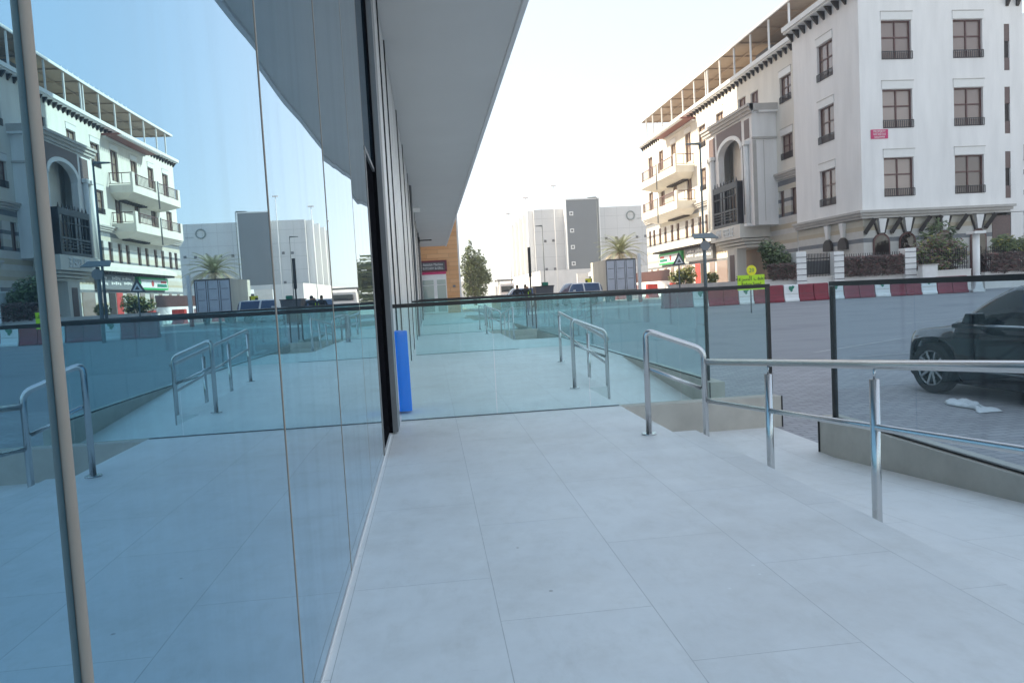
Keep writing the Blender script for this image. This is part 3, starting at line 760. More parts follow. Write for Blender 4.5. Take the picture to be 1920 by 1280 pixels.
    # balconies
    for (zb, zt, zr, lab) in ((12.75, 13.45, 14.65, 1), (9.05, 9.85, 10.95, 2)):
        p = MB(); x0 = 25.86
        p.hull([(XR - .003, 75.6, zb - .55), (XR - .8, 75.6, zb - .5), (XR - .8, 86.0, zb - .5), (XR - .003, 86.0, zb - .55)], [(XR - .003, 74.4, zb), (x0, 74.4, zb), (x0, 87.0, zb), (XR - .003, 87.0, zb)])
        p.box(x0, x0 + .18, 74.4, 87.0, zb + .001, zt); p.box(x0 + .181, XR - .003, 74.4, 74.58, zb + .001, zt); p.box(x0 + .181, XR - .003, 86.82, 87.0, zb + .001, zt)
        bo = p.build('balcony', 'plaster_cream', b)
        q = MB(); q.box(x0, x0 + .2, 74.4, 75.0, zt + .001, zr); q.box(x0, x0 + .2, 80.2, 80.9, zt + .001, zr); q.box(x0, x0 + .2, 86.4, 87.0, zt + .001, zr); q.build('balcony_pier', 'plaster_cream', bo)
        r = MB()
        for (a, e) in ((75.0, 80.2), (80.9, 86.4)):
            r.box(x0 + .05, x0 + .1, a, e, zr - .12, zr - .04); r.box(x0 + .05, x0 + .1, a, e, zt + .1, zt + .16)
            n = 16
            for i in range(n): y = a + (e - a) * (i + .5) / n; r.box(x0 + .06, x0 + .09, y, y + .05, zt + .16, zr - .12)
        r.box(x0 + .25, XR - .01, 74.45, 74.5, zr - .12, zr - .04); r.box(x0 + .25, XR - .01, 74.45, 74.5, zt + .1, zt + .16); r.box(x0 + .9, x0 + .95, 74.45, 74.5, zt + .16, zr - .12); r.box(XR - .12, XR - .07, 74.45, 74.5, zt + .16, zr - .12)
        r.build('balcony_railing', 'brownframe', bo)
        r = MB()
        for i in range(9): r.box(XR - .9, XR - .2, 75.8 + i * .6, 76.0 + i * .6, zb - .72, zb - .56)
        r.build('balcony_joist', 'darkwood', bo)
        MB().tube([(x0 - .05, 80.6, zb - .9), (x0 - .05, 80.6, zr)], .07, 8).build('drain_pipe', 'greymetal', bo)
    # entrance bay
    xb = 25.9; y0 = 56.38; y1 = 65.95
    arch_hole = [(60.9 - 2.3 * math.cos(a), 11.9 + 1.2 * math.sin(a)) for a in [math.pi * k / 14 for k in range(0, 15)]]
    m = MB(); m.box(xb, xb + .5, y0, 58.6, 5.6, 14.3); m.box(xb, xb + .5, 63.2, y1, 5.6, 14.3)
    m.box(xb + .501, XR - .003, y0, y0 + .4, 5.6, 14.3); m.box(xb + .501, XR - .003, y1 - .4, y1, 5.6, 14.3)
    ah = arch_hole
    for (p0, p1) in zip(ah[:-1], ah[1:]):
        m.hull([(xb, p0[0], p0[1]), (xb, p1[0], p1[1]), (xb, p1[0], 14.3), (xb, p0[0], 14.3)], [(xb + .5, p0[0], p0[1]), (xb + .5, p1[0], p1[1]), (xb + .5, p1[0], 14.3), (xb + .5, p0[0], 14.3)])
    bay = m.build('entrance_bay', 'plaster', b)
    m = MB()
    for (p0, p1) in zip(ah[:-1], ah[1:]):
        m.hull([(xb - .06, p0[0], p0[1]), (xb - .06, p1[0], p1[1]), (xb - .06, 60.9 + (p1[0] - 60.9) * 1.12, p1[1] + .3), (xb - .06, 60.9 + (p0[0] - 60.9) * 1.12, p0[1] + .3)],
               [(xb - .003, p0[0], p0[1]), (xb - .003, p1[0], p1[1]), (xb - .003, 60.9 + (p1[0] - 60.9) * 1.12, p1[1] + .3), (xb - .003, 60.9 + (p0[0] - 60.9) * 1.12, p0[1] + .3)])
    m.build('arch_moulding', 'shutter', bay)
    ledge(bay, [('x', xb, y0 - .35, y1 + .35)], 14.3, 15.0, .45, name='bay_cornice')
    m = MB(); m.box(xb - .3, XR - .003, y0 - .35, y0 - .003, 14.45, 14.98); m.build('bay_side_cornice', 'stone_grey', bay); MB().box(xb - .05, XR - .003, y0 - .12, y0 - .003, 12.3, 12.45).build('bay_side_band', 'stone_grey', bay)
    m = MB(); m.box(xb + .46, XR, y0 - .34, y1 + .34, 14.31, 14.9); m.build('bay_roof', 'plaster', bay)
    # dark tympanum panels above and beside the arch
    m = MB()
    pan = [(58.75, 14.15), (63.05, 14.15)]
    for (p0, p1) in zip(ah[:-1], ah[1:]):
        q0 = (60.9 + (p0[0] - 60.9) * 1.12, p0[1] + .3); q1 = (60.9 + (p1[0] - 60.9) * 1.12, p1[1] + .3)
        if max(q0[1], q1[1]) < 14.1: m.hull([(xb - .03, q0[0], q0[1]), (xb - .03, q1[0], q1[1]), (xb - .03, q1[0], 14.15), (xb - .03, q0[0], 14.15)], [(xb - .003, q0[0], q0[1]), (xb - .003, q1[0], q1[1]), (xb - .003, q1[0], 14.15), (xb - .003, q0[0], 14.15)])
    m.box(xb - .03, xb - .003, 56.85, 57.75, 12.5, 14.0); m.box(xb - .03, xb - .003, 63.9, 65.3, 11.9, 14.0); m.build('lattice_panel', 'brownlattice', bay)
    for y in (57.2, 64.2, 65.2): m = MB(); m.tube([(xb - .18, y, 5.8), (xb - .18, y, 12.0)], .2, 12); m.box(xb - .4, xb - .003, y - .28, y + .28, 12.0, 12.3); m.box(xb - .4, xb - .003, y - .28, y + .28, 5.6, 5.8); m.build('bay_column', 'shutter', bay)
    m = MB(); m.box(xb + .9, xb + .93, y0 - .04, y0 - .003, 5.9, 12.2); m.box(xb + .0, xb + .3, y0 - .05, y0 - .003, 5.6, 12.2); m.build('pilaster', 'stone_grey', bay)
    MB().box(xb - .045, xb - .003, 57.75, 58.15, 6.6, 12.2).build('slot_panel', 'darkrail', bay)
    # dark screened balcony
    d_ = MB(); x2 = xb - .5
    d_.box(x2, xb + .4, 58.4, 58.55, 5.9, 9.4); d_.box(x2, x2 + .12, 58.56, 63.4, 8.9, 9.4); d_.box(x2, x2 + .12, 58.56, 63.4, 5.9, 6.15); d_.box(x2, x2 + .12, 58.56, 63.4, 7.1, 7.25)
    for i in range(9): y = 58.56 + i * .6; d_.box(x2 + .01, x2 + .11, y, y + .07, 6.151, 8.899)
    for z in (6.4, 6.65, 6.9, 8.3): d_.box(x2 + .02, x2 + .10, 58.57, 63.39, z, z + .06)
    for i in range(8): y = 58.5 + i * .65; d_.hull([(x2, y, 9.401), (x2 + .1, y, 9.401), (x2 + .1, y + .2, 9.401), (x2, y + .2, 9.401)], [(x2 + .04, y + .09, 9.75), (x2 + .06, y + .09, 9.75), (x2 + .06, y + .11, 9.75), (x2 + .04, y + .11, 9.75)])
    d_.box(x2, XR - 1.2, 63.41, 63.55, 5.9, 9.4)
    d_.build('dark_screen_balcony', 'darkrail', bay)
    MB().box(xb + .95, xb + 1.0, 58.65, 63.15, 5.9, 8.8).build('screen_glass', 'winglass_sun', bay)
    MB().box(xb + 1.3, XR - .003, 59.3, 59.9, 8, 13.6).box(xb + 1.2, XR - .003, 61.2, 62.9, 8.0, 13.7).build('inner_pillar', 'plaster_cream', bay)
    # fascia with raised lettering
    MB().box(x2 - .08, XR - .003, 57.9, 64.2, 4.75, 5.88).build('fascia', 'plaster_cream', bay)
    text('lettering', 'AIN   ESSEL E', 1.05, 'shutter', bay, (x2 - .12, 61.0, 5.3), facing='-x', sx=.62, depth=.04)
    m = MB()
    for i, z in enumerate((4.5, 4.25, 4.0)): m.box(x2 + .25 + i * .25, XR - .003, 58.2 + i * .2, 64.0 - i * .2, z, z + .2)
    m.build('corbel', 'plaster_cream', bay)
    m = MB(); m.box(xb + .1, xb + .9, 60.2, 62.2, 0, 3.98); pl = m.build('entrance_pillar', 'plaster_cream', bay)
    MB().box(xb + .07, xb + .098, 60.75, 61.7, .9, 3.5).build('pillar_panel', 'brownlattice', pl)
    MB().box(XR - .06, XR - .004, 57, 65, 0, 3.9).build('entrance_wall', 'tan', bay)
    MB().box(XR - .09, XR - .065, 62.7, 64.4, .1, 3.1).build('entrance_door', 'winglass', bay)
    # long shop awning and shop fronts on the ground floor
    m = MB(); m.hull([(XR - .003, 66.2, 5.25), (26.6, 66.6, 5.15), (26.6, 86.5, 5.15), (XR - .003, 87, 5.25)], [(XR - .003, 66.2, 6.1), (26.6, 66.6, 5.55), (26.6, 86.5, 5.55), (XR - .003, 87, 6.1)])
    aw = m.build('shop_awning', 'plaster_cream', b)
    m = MB()
    for i in range(30): m.box(26.7, XR - .01, 66.9 + i * .65, 67.1 + i * .65, 4.95, 5.14)
    m.build('awning_joist', 'darkwood', aw)
    m = MB(); m.box(XR - .35, XR - .004, 78.6, 86.4, 3.65, 4.93); sg = m.build('shop_sign', 'brightgreen', b)
    MB().box(XR - .38, XR - .352, 79.0, 86.1, 3.85, 4.7).build('sign_panel', 'whiteplastic', sg)
    MB().box(XR - .40, XR - .382, 83.2, 85.9, 3.95, 4.28).build('sign_block', 'green', sg)
    MB().box(XR - .40, XR - .382, 84.3, 85.8, 4.38, 4.62).build('sign_block', 'redlit', sg)
    MB().tube([(XR - .40, 82.0, 4.3), (XR - .382, 82.0, 4.3)], .33, 10).build('sign_emblem', 'redlit', sg)
    m = MB(); m.box(XR - .35, XR - .004, 69.5, 77.2, 3.6, 4.93); sg = m.build('shop_sign', 'greymetal', b)
    m = MB()
    for (a, e, z0, z1) in ((74.6, 76.6, 4.5, 4.75), (74.9, 76.8, 4.05, 4.35), (72.3, 74.2, 4.45, 4.8), (72.1, 74.3, 4.0, 4.3), (69.8, 71.2, 4.5, 4.8), (69.9, 71.4, 3.95, 4.25)):
        n = 5
        for i in range(n): y = a + (e - a) * i / n; m.box(XR - .38, XR - .352, y, y + (e - a) / n * .7, z0 + .04 * (i % 2), z1 - .05 * ((i + 1) % 3))
    m.build('sign_lettering', 'white', sg)
    for (a, e, mt) in ((66.8, 69.3, 'winglass'), (69.9, 71.2, 'winglass'), (72.2, 73.6, 'darkwood'), (73.8, 75.2, 'redlit'), (76.2, 78.4, 'winglass'), (79.5, 80.6, 'winglass'), (82.0, 83.0, 'winglass'), (84.5, 85.4, 'winglass'), (87.5, 88.2, 'winglass'), (90, 90.7, 'winglass')):
        MB().box(XR - .05, XR - .004, a, e, .15, 3.3).build('shop_door', mt, b)
    sp_ = MB(); sp_.box(27.93, 29.07, YF - .03, YF - .004, 9.63, 10.2); s_ = sp_.build('property_sign', 'pinksign', b)
    text('lettering', 'PROPERTY', .22, 'white', s_, (28.5, YF - .035, 10.07), sx=.78)
    text('lettering', 'RENT AND SALE', .17, 'white', s_, (28.5, YF - .035, 9.90), sx=.66)
    text('lettering', '042699999', .19, 'white', s_, (28.5, YF - .035, 9.72), sx=.82)
    return b
apartments()

# ------------------------------------------------------------------ far grey building
def grey_building():
    b = thing('depot_building', (40, 150, 0), 'pale grey panelled building with a dark grey stair tower and a ring logo', 'building')
    MB().box(22.1, 70, 150, 189, 0, 17.9).build('wall', 'panels', b)
    for i in range(5): MB().box(20.9, 22.09, 151 + i * 7.4, 151.6 + i * 7.4, 5, 17.9).build('fin', 'white', b)
    tw = MB().box(28.4, 35.0, 147.5, 149.99, 5.0, 19.3).build('stair_tower', 'towergrey', b)
    MB().box(28.2, 35.2, 147.4, 149.99, 19.31, 19.55).box(28.2, 28.38, 147.4, 149.99, 4.9, 19.3).box(35.02, 35.2, 147.4, 149.99, 4.9, 19.3).build('tower_trim', 'white', tw)
    for z in (16.6, 13.2, 9.9, 6.6):
        w = MB().box(28.95, 29.75, 147.42, 147.49, z - .4, z + .4).build('window', 'white', tw)
        MB().box(29.15, 29.55, 147.40, 147.415, z - .2, z + .2).build('pane', 'signgrey', w)
    for (x, z) in ((24.2, 11.5), (25.9, 11.55), (24.2, 5.8), (25.95, 5.8), (36.9, 11.5), (43.4, 11.5), (45.2, 11.6), (39.0, 11.5)):
        MB().box(x - .25, x + .25, 149.93, 149.99, z - .25, z + .25).build('window', 'signgrey', b)
    m = MB(); n = 28
    pts = [(42.2 + .82 * math.cos(2 * math.pi * k / n), 149.9, 15.95 + .86 * math.sin(2 * math.pi * k / n)) for k in range(n + 1)]
    m.tube(pts, .13, 8, cap=False); lg = m.build('ring_logo', 'logogrey', b)
    text('lettering', 'moro hub', .42, 'logogrey', lg, (44.2, 149.93, 15.3), sx=.85)
    return b
grey_building()
def boundary_wall():
    m = MB(); m.box(20, 62, 131.5, 132, 0, 5.0); m.box(20, 20.5, 132.01, 200, 0, 5.0)
    o = m.build('boundary_wall', 'whitewall'); tag(o, 'long pale boundary wall in front of the grey panelled building', 'wall')
    m = MB(); m.box(19.5, 27.5, 96, 96.3, 0, 3.4)
    o = m.build('site_hoarding', 'whiteplastic'); tag(o, 'white site hoarding standing behind the white van-like car', 'hoarding')
    m = MB(); m.box(-60, 14.0, 215, 215.5, 0, 5.5)
    o = m.build('distant_wall', 'whitewall'); tag(o, 'low hazy white wall on the horizon beyond the leafy tree', 'wall')
boundary_wall()

# ------------------------------------------------------------------ street poles, lamps
def street_lamp(x, y, h, arm, label, r=.09, w=.9):
    t = thing('street_lamp', (x, y, gz(y)), label, 'street lamp', 'street lamps', world=False)
    MB().tube([(0, 0, 0), (0, 0, h)], r, 10, r1=r * .6).build('pole', 'lampgrey', t)
    MB().tube([(0, 0, 0), (0, 0, .5)], r * 1.5, 10).build('base', 'lampgrey', t)
    s = 1 if arm > 0 else -1
    MB().bar((0, 0, h), (arm, 0, h + .05), .06).build('arm', 'lampgrey', t)
    m = MB(); m.hull([(arm - s * .1, -.14, h - .03), (arm + s * w, -.1, h), (arm + s * w, .1, h), (arm - s * .1, .14, h - .03)], [(arm - s * .1, -.14, h + .1), (arm + s * w, -.06, h + .07), (arm + s * w, .06, h + .07), (arm - s * .1, .14, h + .1)])
    m.build('lamp_head', 'lampgrey', t, .02)
    return t
street_lamp(17.28, 45, 9.85, -.15, 'slim grey street lamp standing in front of the cream balconies', .085, .75)
street_lamp(11.85, 75, 7.9, -.1, 'slender street lamp in front of the pale grey building, left of its dark tower', .055, .6)
street_lamp(20.0, 85, 11.8, -.2, 'tall thin street lamp at the right edge of the dark stair tower', .06, .9)
for (x, h, lab) in ((12.4, 13.0, 'shortest of three thin mast poles, left of the pale grey building'), (15.1, 15.2, 'middle one of three thin mast poles beside the pale grey building'), (19.35, 16.8, 'tallest of three thin mast poles, rising above the pale grey building')):
    t = thing('mast_pole', (x, 110, 0), lab, 'mast', 'distant mast poles', world=False)
    MB().tube([(0, 0, 0), (0, 0, h)], .075, 8, r1=.05).build('pole', 'lip', t); MB().box(-.4, .4, -.1, .1, h, h + .18).build('lamp_bar', 'lip', t)
t = thing('sign_pole', (4.15, 30, gz(30)), 'black pole with a thick dark upper section above the nearest barrier', 'pole', world=False)
MB().tube([(0, 0, 0), (0, 0, 2.0)], .03, 10).build('pole', 'black', t); MB().box(-.055, .055, -.04, .04, 2.0, 3.2).build('sleeve', 'black', t, .01)
# traffic signal pole seen from behind
t = thing('solar_sign_pole', (13.85, 36, gz(36)), 'grey sign pole with a tilted solar plate and octagonal sign back', 'sign')
MB().tube([(13.85, 36, gz(36)), (13.85, 36, 3.45)], .085, 12).build('pole', 'lampgrey', t)
m = MB(); m.hull([(13.22, 35.75, 3.45), (14.5, 35.75, 3.45), (14.38, 36.3, 3.72), (13.36, 36.3, 3.72)], [(13.22, 35.74, 3.49), (14.5, 35.74, 3.49), (14.38, 36.29, 3.76), (13.36, 36.29, 3.76)]); m.build('solar_plate', 'lampgrey', t)
m = MB(); m.prism([(13.85 + .26 * math.cos(a), 3.12 + .26 * math.sin(a)) for a in [math.pi / 8 + k * math.pi / 4 for k in range(8)]], 'y', 35.87, 35.90); m.build('sign_back', 'greymetal', t)
# triangular warning sign
t = thing('warning_sign', (16.2, 52, 0), 'triangular dark edged warning sign in front of the green shop sign', 'sign')
def W3(px): return px
TX = 18.05; TY = 52.
m = MB(); m.prism([(TX - .48, 2.62), (TX + .52, 2.67), (TX + .03, 3.6)], 'y', TY, TY + .03); tp = m.build('plate', 'signgrey', t)
m = MB(); m.prism([(TX - .28, 2.74), (TX + .33, 2.77), (TX + .03, 3.30)], 'y', TY - .006, TY - .002); m.build('plate_face', 'whiteplastic', tp)
m = MB(); m.prism([(TX - .12, 2.82), (TX + .2, 2.83), (TX + .04, 3.1)], 'y', TY - .012, TY - .008); m.build('symbol', 'signgrey', tp)
MB().tube([(TX + .03, TY + .06, 0), (TX + .03, TY + .06, 2.9)], .05, 8).build('pole', 'lampgrey', t)
t.location = (TX, TY, 0)
for ch in t.children: ch.matrix_parent_inverse = Matrix.Translation(-Vector(t.location))
# lime speed sign
def lime_sign():
    x = 13.53; y = 30.; g = gz(y)
    t = thing('speed_sign', (x, y, g), 'lime green reduce speed board topped by a round yellow 20 sign', 'sign')
    p = MB().box(x - .6, x + .6, y - .012, y + .012, .86, 1.49).build('board', 'lime', t)
    ar = ''.join(reversed([chr(c) for c in (0xFEA7, 0xFED4, 0xFED2, 0x20, 0xFE8D, 0xFEDF, 0xFEB4, 0xFEAE, 0xFECB, 0xFE94)]))
    text('lettering', ar, .25, 'signblack', p, (x, y - .018, 1.34), sx=1.05)
    text('lettering', 'Reduce Speed', .19, 'signblack', p, (x, y - .018, 1.10), sx=.80)
    m = MB(); m.tube([(x + .03, y - .02, 1.68), (x + .03, y + .004, 1.68)], .215, 32); dsk = m.build('disc', 'yellow', t)
    text('lettering', '20', .23, 'green', dsk, (x + .03, y - .026, 1.68))
    MB().tube([(x, y + .05, g), (x, y + .05, 1.7)], .03, 10).build('pole', 'greymetal', t)
lime_sign()

# ------------------------------------------------------------------ water filled barriers
def barrier_mesh(w=.83, hgt=.92):
    prof = [(-.28, 0), (.28, 0), (.28, .10), (.20, .20), (.16, .45), (.14, hgt - .05), (.10, hgt), (-.10, hgt), (-.14, hgt - .05), (-.16, .45), (-.20, .20), (-.28, .10)]
    m = MB(); m.prism(prof, 'x', -w / 2 + .012, w / 2 - .012); return m
def build_barriers():
    proto = {}
    for kind in ('red', 'white'):
        t = thing('road_barrier', (0, 0, 0), 'x', 'road barrier', 'water filled road barriers', world=False)
        barrier_mesh().build('body', 'red' if kind == 'red' else 'whiteplastic', t, .02)
        MB().box(-.36, .36, -.17, -.165, .40, .43).build('groove', 'maroon' if kind == 'red' else 'stone_grey', t)
        if kind == 'white':
            e = MB(); e.prism([(-.15, .78), (-.08, .84), (.0, .80), (.06, .86), (.17, .83), (.14, .72), (.06, .66), (.07, .58), (-.01, .52), (-.07, .60), (-.13, .66)], 'y', -.175, -.158); e.build('emblem', 'green', t)
        proto[kind] = t
    ordn = ['rightmost', 'second', 'third', 'fourth', 'fifth', 'sixth', 'seventh', 'eighth', 'ninth', 'tenth', 'eleventh', 'twelfth', 'thirteenth', 'fourteenth', 'fifteenth', 'sixteenth', 'seventeenth', 'eighteenth', 'nineteenth', 'twentieth', 'twenty-first', 'twenty-second']
    used = set(); x = 29.0; y = 37.35
    n = 21
    for i in range(n):
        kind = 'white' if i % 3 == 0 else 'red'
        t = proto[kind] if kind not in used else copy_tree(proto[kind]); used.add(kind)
        if i == 0: ang = R(62); px, py = 29.35, 36.9
        else:
            f = i - 1
            px = 28.55 - f * .83; py = 37.3 + min(f, 8) * .10 + max(0, f - 8) * .04; ang = R(-7 + random.uniform(-2, 2)) if f < 8 else R(-3 + random.uniform(-2, 2))
        t.location = (px, py, gz(py)); t.rotation_euler = (0, 0, ang)
        body = 'white road barrier with green emblem' if kind == 'white' else 'dark red road barrier'
        t['label'] = '%s, %s in the row below the hedge' % (body, 'rightmost and turned' if i == 0 else ordn[i] + ' from the right')
build_barriers()
# sunlit barriers by the shops
def low_barriers():
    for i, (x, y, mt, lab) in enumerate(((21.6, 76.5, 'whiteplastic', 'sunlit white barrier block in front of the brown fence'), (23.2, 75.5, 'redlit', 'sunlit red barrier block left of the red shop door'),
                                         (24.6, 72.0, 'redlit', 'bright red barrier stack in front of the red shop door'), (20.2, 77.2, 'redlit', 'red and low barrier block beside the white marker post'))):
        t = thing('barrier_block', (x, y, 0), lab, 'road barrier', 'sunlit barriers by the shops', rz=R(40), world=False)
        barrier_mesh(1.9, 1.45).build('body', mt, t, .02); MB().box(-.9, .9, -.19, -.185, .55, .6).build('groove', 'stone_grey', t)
low_barriers()
t = thing('marker_post', (16.85, 58, 0), 'white marker post with a red base between truck and fence', 'post', world=False)
MB().tube([(0, 0, 0), (0, 0, .9)], .16, 10).build('base', 'redlit', t); MB().box(-.12, .12, -.12, .12, .9, 3.9).build('post', 'white', t, .01)

# ------------------------------------------------------------------ garden wall, pillars, fence, plants
def garden_wall():
    m = MB(); m.box(19.0, 32.2, 41.0, 41.3, 0, 1.2); m.box(33.1, 60, 41.0, 41.3, 0, .95); m.box(18.8, 19.0, 41.0, 56, 0, 1.25)
    m.box(18.95, 32.2, 40.96, 41.34, 1.2, 1.26); m.box(33.1, 60, 40.96, 41.34, .95, 1.0)
    o = m.build('garden_wall', 'whitewall'); tag(o, 'low white garden wall along the apartment building, below hedge and railings', 'wall')
    for (x0, x1, h, lab) in ((21.15, 21.75, 2.75, 'white striped gate pillar left of the grey gate'), (23.45, 24.05, 2.65, 'white striped gate pillar between grey gate and brown hedge'), (27.85, 28.55, 2.65, 'white striped pillar between brown hedge and white cabinet')):
        t = thing('gate_pillar', ((x0 + x1) / 2, 40.9, 0), lab, 'pillar', 'striped gate pillars')
        MB().box(x0, x1, 40.75, 41.4, 0, h).build('shaft', 'white', t, .01)
        g = MB()
        for k in range(5): g.box(x0 - .01, x1 + .01, 40.735, 40.76, 1.05 + k * .34, 1.09 + k * .34)
        g.build('groove', 'signgrey', t)
    t = thing('white_post', (29.38, 37.0, 0), 'round white post with a flat cap beside the rightmost barrier', 'post', world=False)
    MB().tube([(0, 0, -.03), (0, 0, 3.1)], .17, 20).build('shaft', 'white', t); MB().box(-.33, .33, -.33, .33, 3.1, 3.24).build('cap', 'shutter', t, .01)
    t = thing('metal_gate', (22.6, 41.1, 1.2), 'grey barred metal gate between two striped pillars', 'gate')
    m = MB()
    for i in range(18): x = 21.80 + i * .092; m.box(x, x + .035, 41.12, 41.16, 1.27, 2.62)
    m.build('bars', 'darkrail', t); MB().box(21.78, 23.43, 41.17, 41.2, 1.4, 1.46).box(21.78, 23.43, 41.17, 41.2, 2.3, 2.36).build('rail', 'darkrail', t)
    MB().box(22.0, 23.4, 41.21, 41.23, 1.4, 2.2).build('sheet', 'greymetal', t)
    for (x0, x1, z, lab) in ((24.1, 27.8, 1.27, 'dark railing standing behind the dry brown hedge'), (28.6, 32.1, 1.27, 'dark railing behind the green and reddish bushes'), (33.2, 42, 1.0, 'dark railing at far right behind the yellow green bush')):
        t = thing('iron_railing', ((x0 + x1) / 2, 41.15, z), lab, 'railing', 'railings on the garden wall')
        m = MB(); n = int((x1 - x0) / .14)
        for i in range(n): x = x0 + (i + .5) * (x1 - x0) / n; m.box(x, x + .03, 41.12, 41.15, z, 2.5)
        m.build('bars', 'darkrail', t); MB().box(x0, x1, 41.16, 41.19, z + .12, z + .17).box(x0, x1, 41.16, 41.19, 2.2, 2.25).build('rail', 'darkrail', t)
    t = thing('utility_cabinet', (28.75, 39.9, 0), 'white utility cabinet against the garden wall by the striped pillar', 'cabinet')
    c = MB().box(28.25, 29.2, 39.8, 40.2, .1, 1.58).build('box', 'shutter', t, .015); MB().box(28.2, 29.25, 39.75, 40.25, 1.581, 1.64).build('lid', 'stone_grey', t); MB().box(28.25, 29.2, 39.8, 40.2, 0, .099).build('base', 'stone_grey', t)
    MB().box(28.35, 29.1, 39.785, 39.799, .25, 1.45).build('door', 'white', c)
    # brown fence and white wall by the far shops
    t = thing('slat_fence', (25.9, 83, 0), 'brown slatted fence on a low white wall in front of the far shops', 'fence')
    MB().box(25.8, 26.0, 77.5, 92, 0, 1.75).build('wall', 'white', t)
    m = MB()
    for i in range(60): m.box(25.86, 25.9, 77.6 + i * .24, 77.75 + i * .24, 1.75, 2.95)
    m.build('slats', 'brownframe', t); MB().box(25.91, 25.95, 77.6, 92, 2.0, 2.1).box(25.91, 25.95, 77.6, 92, 2.7, 2.8).build('rail', 'brownframe', t)
garden_wall()

def leaves(name, blobs, n, size, mats, parent=None, weights=None, clump=True, seed=1, boxy=False):
    """crown of many leaf-sized faces scattered through several ellipsoids"""
    rnd = random.Random(seed); m = MB(); vols = [b[3] * b[4] * b[5] for b in blobs]; tot = sum(vols)
    for bi, (cx, cy, cz, rx, ry, rz) in enumerate(blobs):
        k = int(n * vols[bi] / tot) + 6
        cl = [(rnd.gauss(0, .5), rnd.gauss(0, .5), rnd.gauss(0, .5)) for _ in range(max(5, k // 16))]
        for _ in range(k):
            if clump and rnd.random() < .7:
                c = rnd.choice(cl); p = Vector((c[0] + rnd.gauss(0, .13), c[1] + rnd.gauss(0, .13), c[2] + rnd.gauss(0, .13)))
            else: p = Vector((rnd.gauss(0, .45), rnd.gauss(0, .45), rnd.gauss(0, .45)))
            if boxy:
                p = Vector((rnd.uniform(-1, 1), rnd.uniform(-1, 1), rnd.uniform(-1, 1) + (rnd.gauss(0, .06)))); k_ = rnd.random()
                if k_ < .35: p.y = -1 + abs(rnd.gauss(0, .10))
                elif k_ < .55: p.z = 1 + rnd.gauss(0, .07)
            elif p.length > 1.08: p = p.normalized() * rnd.uniform(.75, 1.08)
            q = Vector((cx + p.x * rx, cy + p.y * ry, cz + p.z * rz))
            a = Vector((rnd.gauss(0, 1), rnd.gauss(0, 1), rnd.gauss(0, 1))).normalized(); c2 = a.orthogonal().normalized(); s = size * rnd.uniform(.6, 1.4)
            m.cur = rnd.choices(range(len(mats)), weights)[0]
            m.quad(q - a * s, q + c2 * s * .42, q + a * s, q - c2 * s * .42)
    return m.build(name, mats, parent)
def plant(name, label, cat, loc, blobs, n, size, mats, weights=None, stems=4, group=None, seed=1, boxy=False):
    t = thing(name, loc, label, cat, group)
    leaves('foliage', blobs, n, size, mats, t, weights, seed=seed, boxy=boxy)
    m = MB(); rnd = random.Random(seed)
    for i in range(stems):
        b = rnd.choice(blobs)
        p0 = (loc[0] + rnd.uniform(-.6, .6) * b[3], loc[1] + rnd.uniform(-.3, .3) * b[4], loc[2]); p1 = (b[0] + rnd.uniform(-.6, .6) * b[3], b[1] + rnd.uniform(-.4, .4) * b[4], b[2] + rnd.uniform(0, .5) * b[5])
        mid = tuple((u + v) / 2 + rnd.uniform(-.08, .08) for u, v in zip(p0, p1)); m.tube([p0, mid, p1], .03, 6, r1=.012)
    m.build('stems', 'twig', t)
    return t
plant('hedge', 'dry brown leafless hedge clipped low between two striped pillars', 'hedge', (26, 41.2, 0), [(25.95, 41.2, 1.72, 1.85, .42, .52)], 9000, .085, ['twig', 'twig_b', 'bloom', 'leaf_c'], [5, 3, 2, 1], 40, 'plants along the garden wall', 3, boxy=True)
plant('bougainvillea', 'green and reddish straggly bush above the white cabinet', 'bush', (30, 41.6, 0), [(29.3, 41.4, 2.2, .9, .5, .8), (30.4, 41.5, 2.35, 1.0, .55, 1.0), (31.6, 41.5, 2.2, .8, .5, .9), (29.9, 41.2, 1.6, 1.0, .4, .5)], 5200, .11, ['leaf_a', 'leaf_b', 'bloom', 'twig_b', 'leaf_y'], [4, 4, 2, 3, 1], 18, 'plants along the garden wall', 4)
plant('young_tree', 'slender green tree with an open crown in front of the striped arches', 'tree', (31.5, 42.6, 0), [(31.4, 42.6, 3.9, .8, .6, .5), (30.6, 42.6, 3.4, .6, .5, .4), (32.1, 42.6, 3.4, .5, .5, .4)], 420, .12, ['leaf_a', 'leaf_c', 'leaf_b'], [4, 2, 2], 9, 'plants along the garden wall', 5)
plant('shrub', 'yellow green bush over a brown hedge at the far right', 'bush', (35.3, 41.5, 0), [(34.8, 41.5, 2.7, .9, .5, .5), (36.2, 41.5, 2.6, .9, .5, .5), (35.4, 41.3, 2.3, 1.4, .45, .5)], 2200, .11, ['leaf_b', 'leaf_y', 'leaf_a'], [4, 1, 3], 8, 'plants along the garden wall', 6)
plant('hedge', 'brown hedge at the far right beneath the yellow green bush', 'hedge', (36, 41.2, 0), [(36.6, 41.2, 1.5, 3.2, .40, .55)], 9000, .09, ['twig', 'twig_b', 'bloom', 'leaf_c'], [5, 3, 2, 1], 22, 'plants along the garden wall', 8, boxy=True)
plant('leafy_bush', 'dark green bush left of the grey gate, taller at its left', 'bush', (20.4, 42, 0), [(20.3, 41.6, 2.5, .8, .5, .9), (19.8, 41.7, 3.0, .5, .4, .6), (20.8, 41.5, 2.2, .6, .4, .6)], 2000, .12, ['leaf_a', 'leaf_c', 'leaf_b'], [4, 3, 1], 10, 'plants along the garden wall', 9)
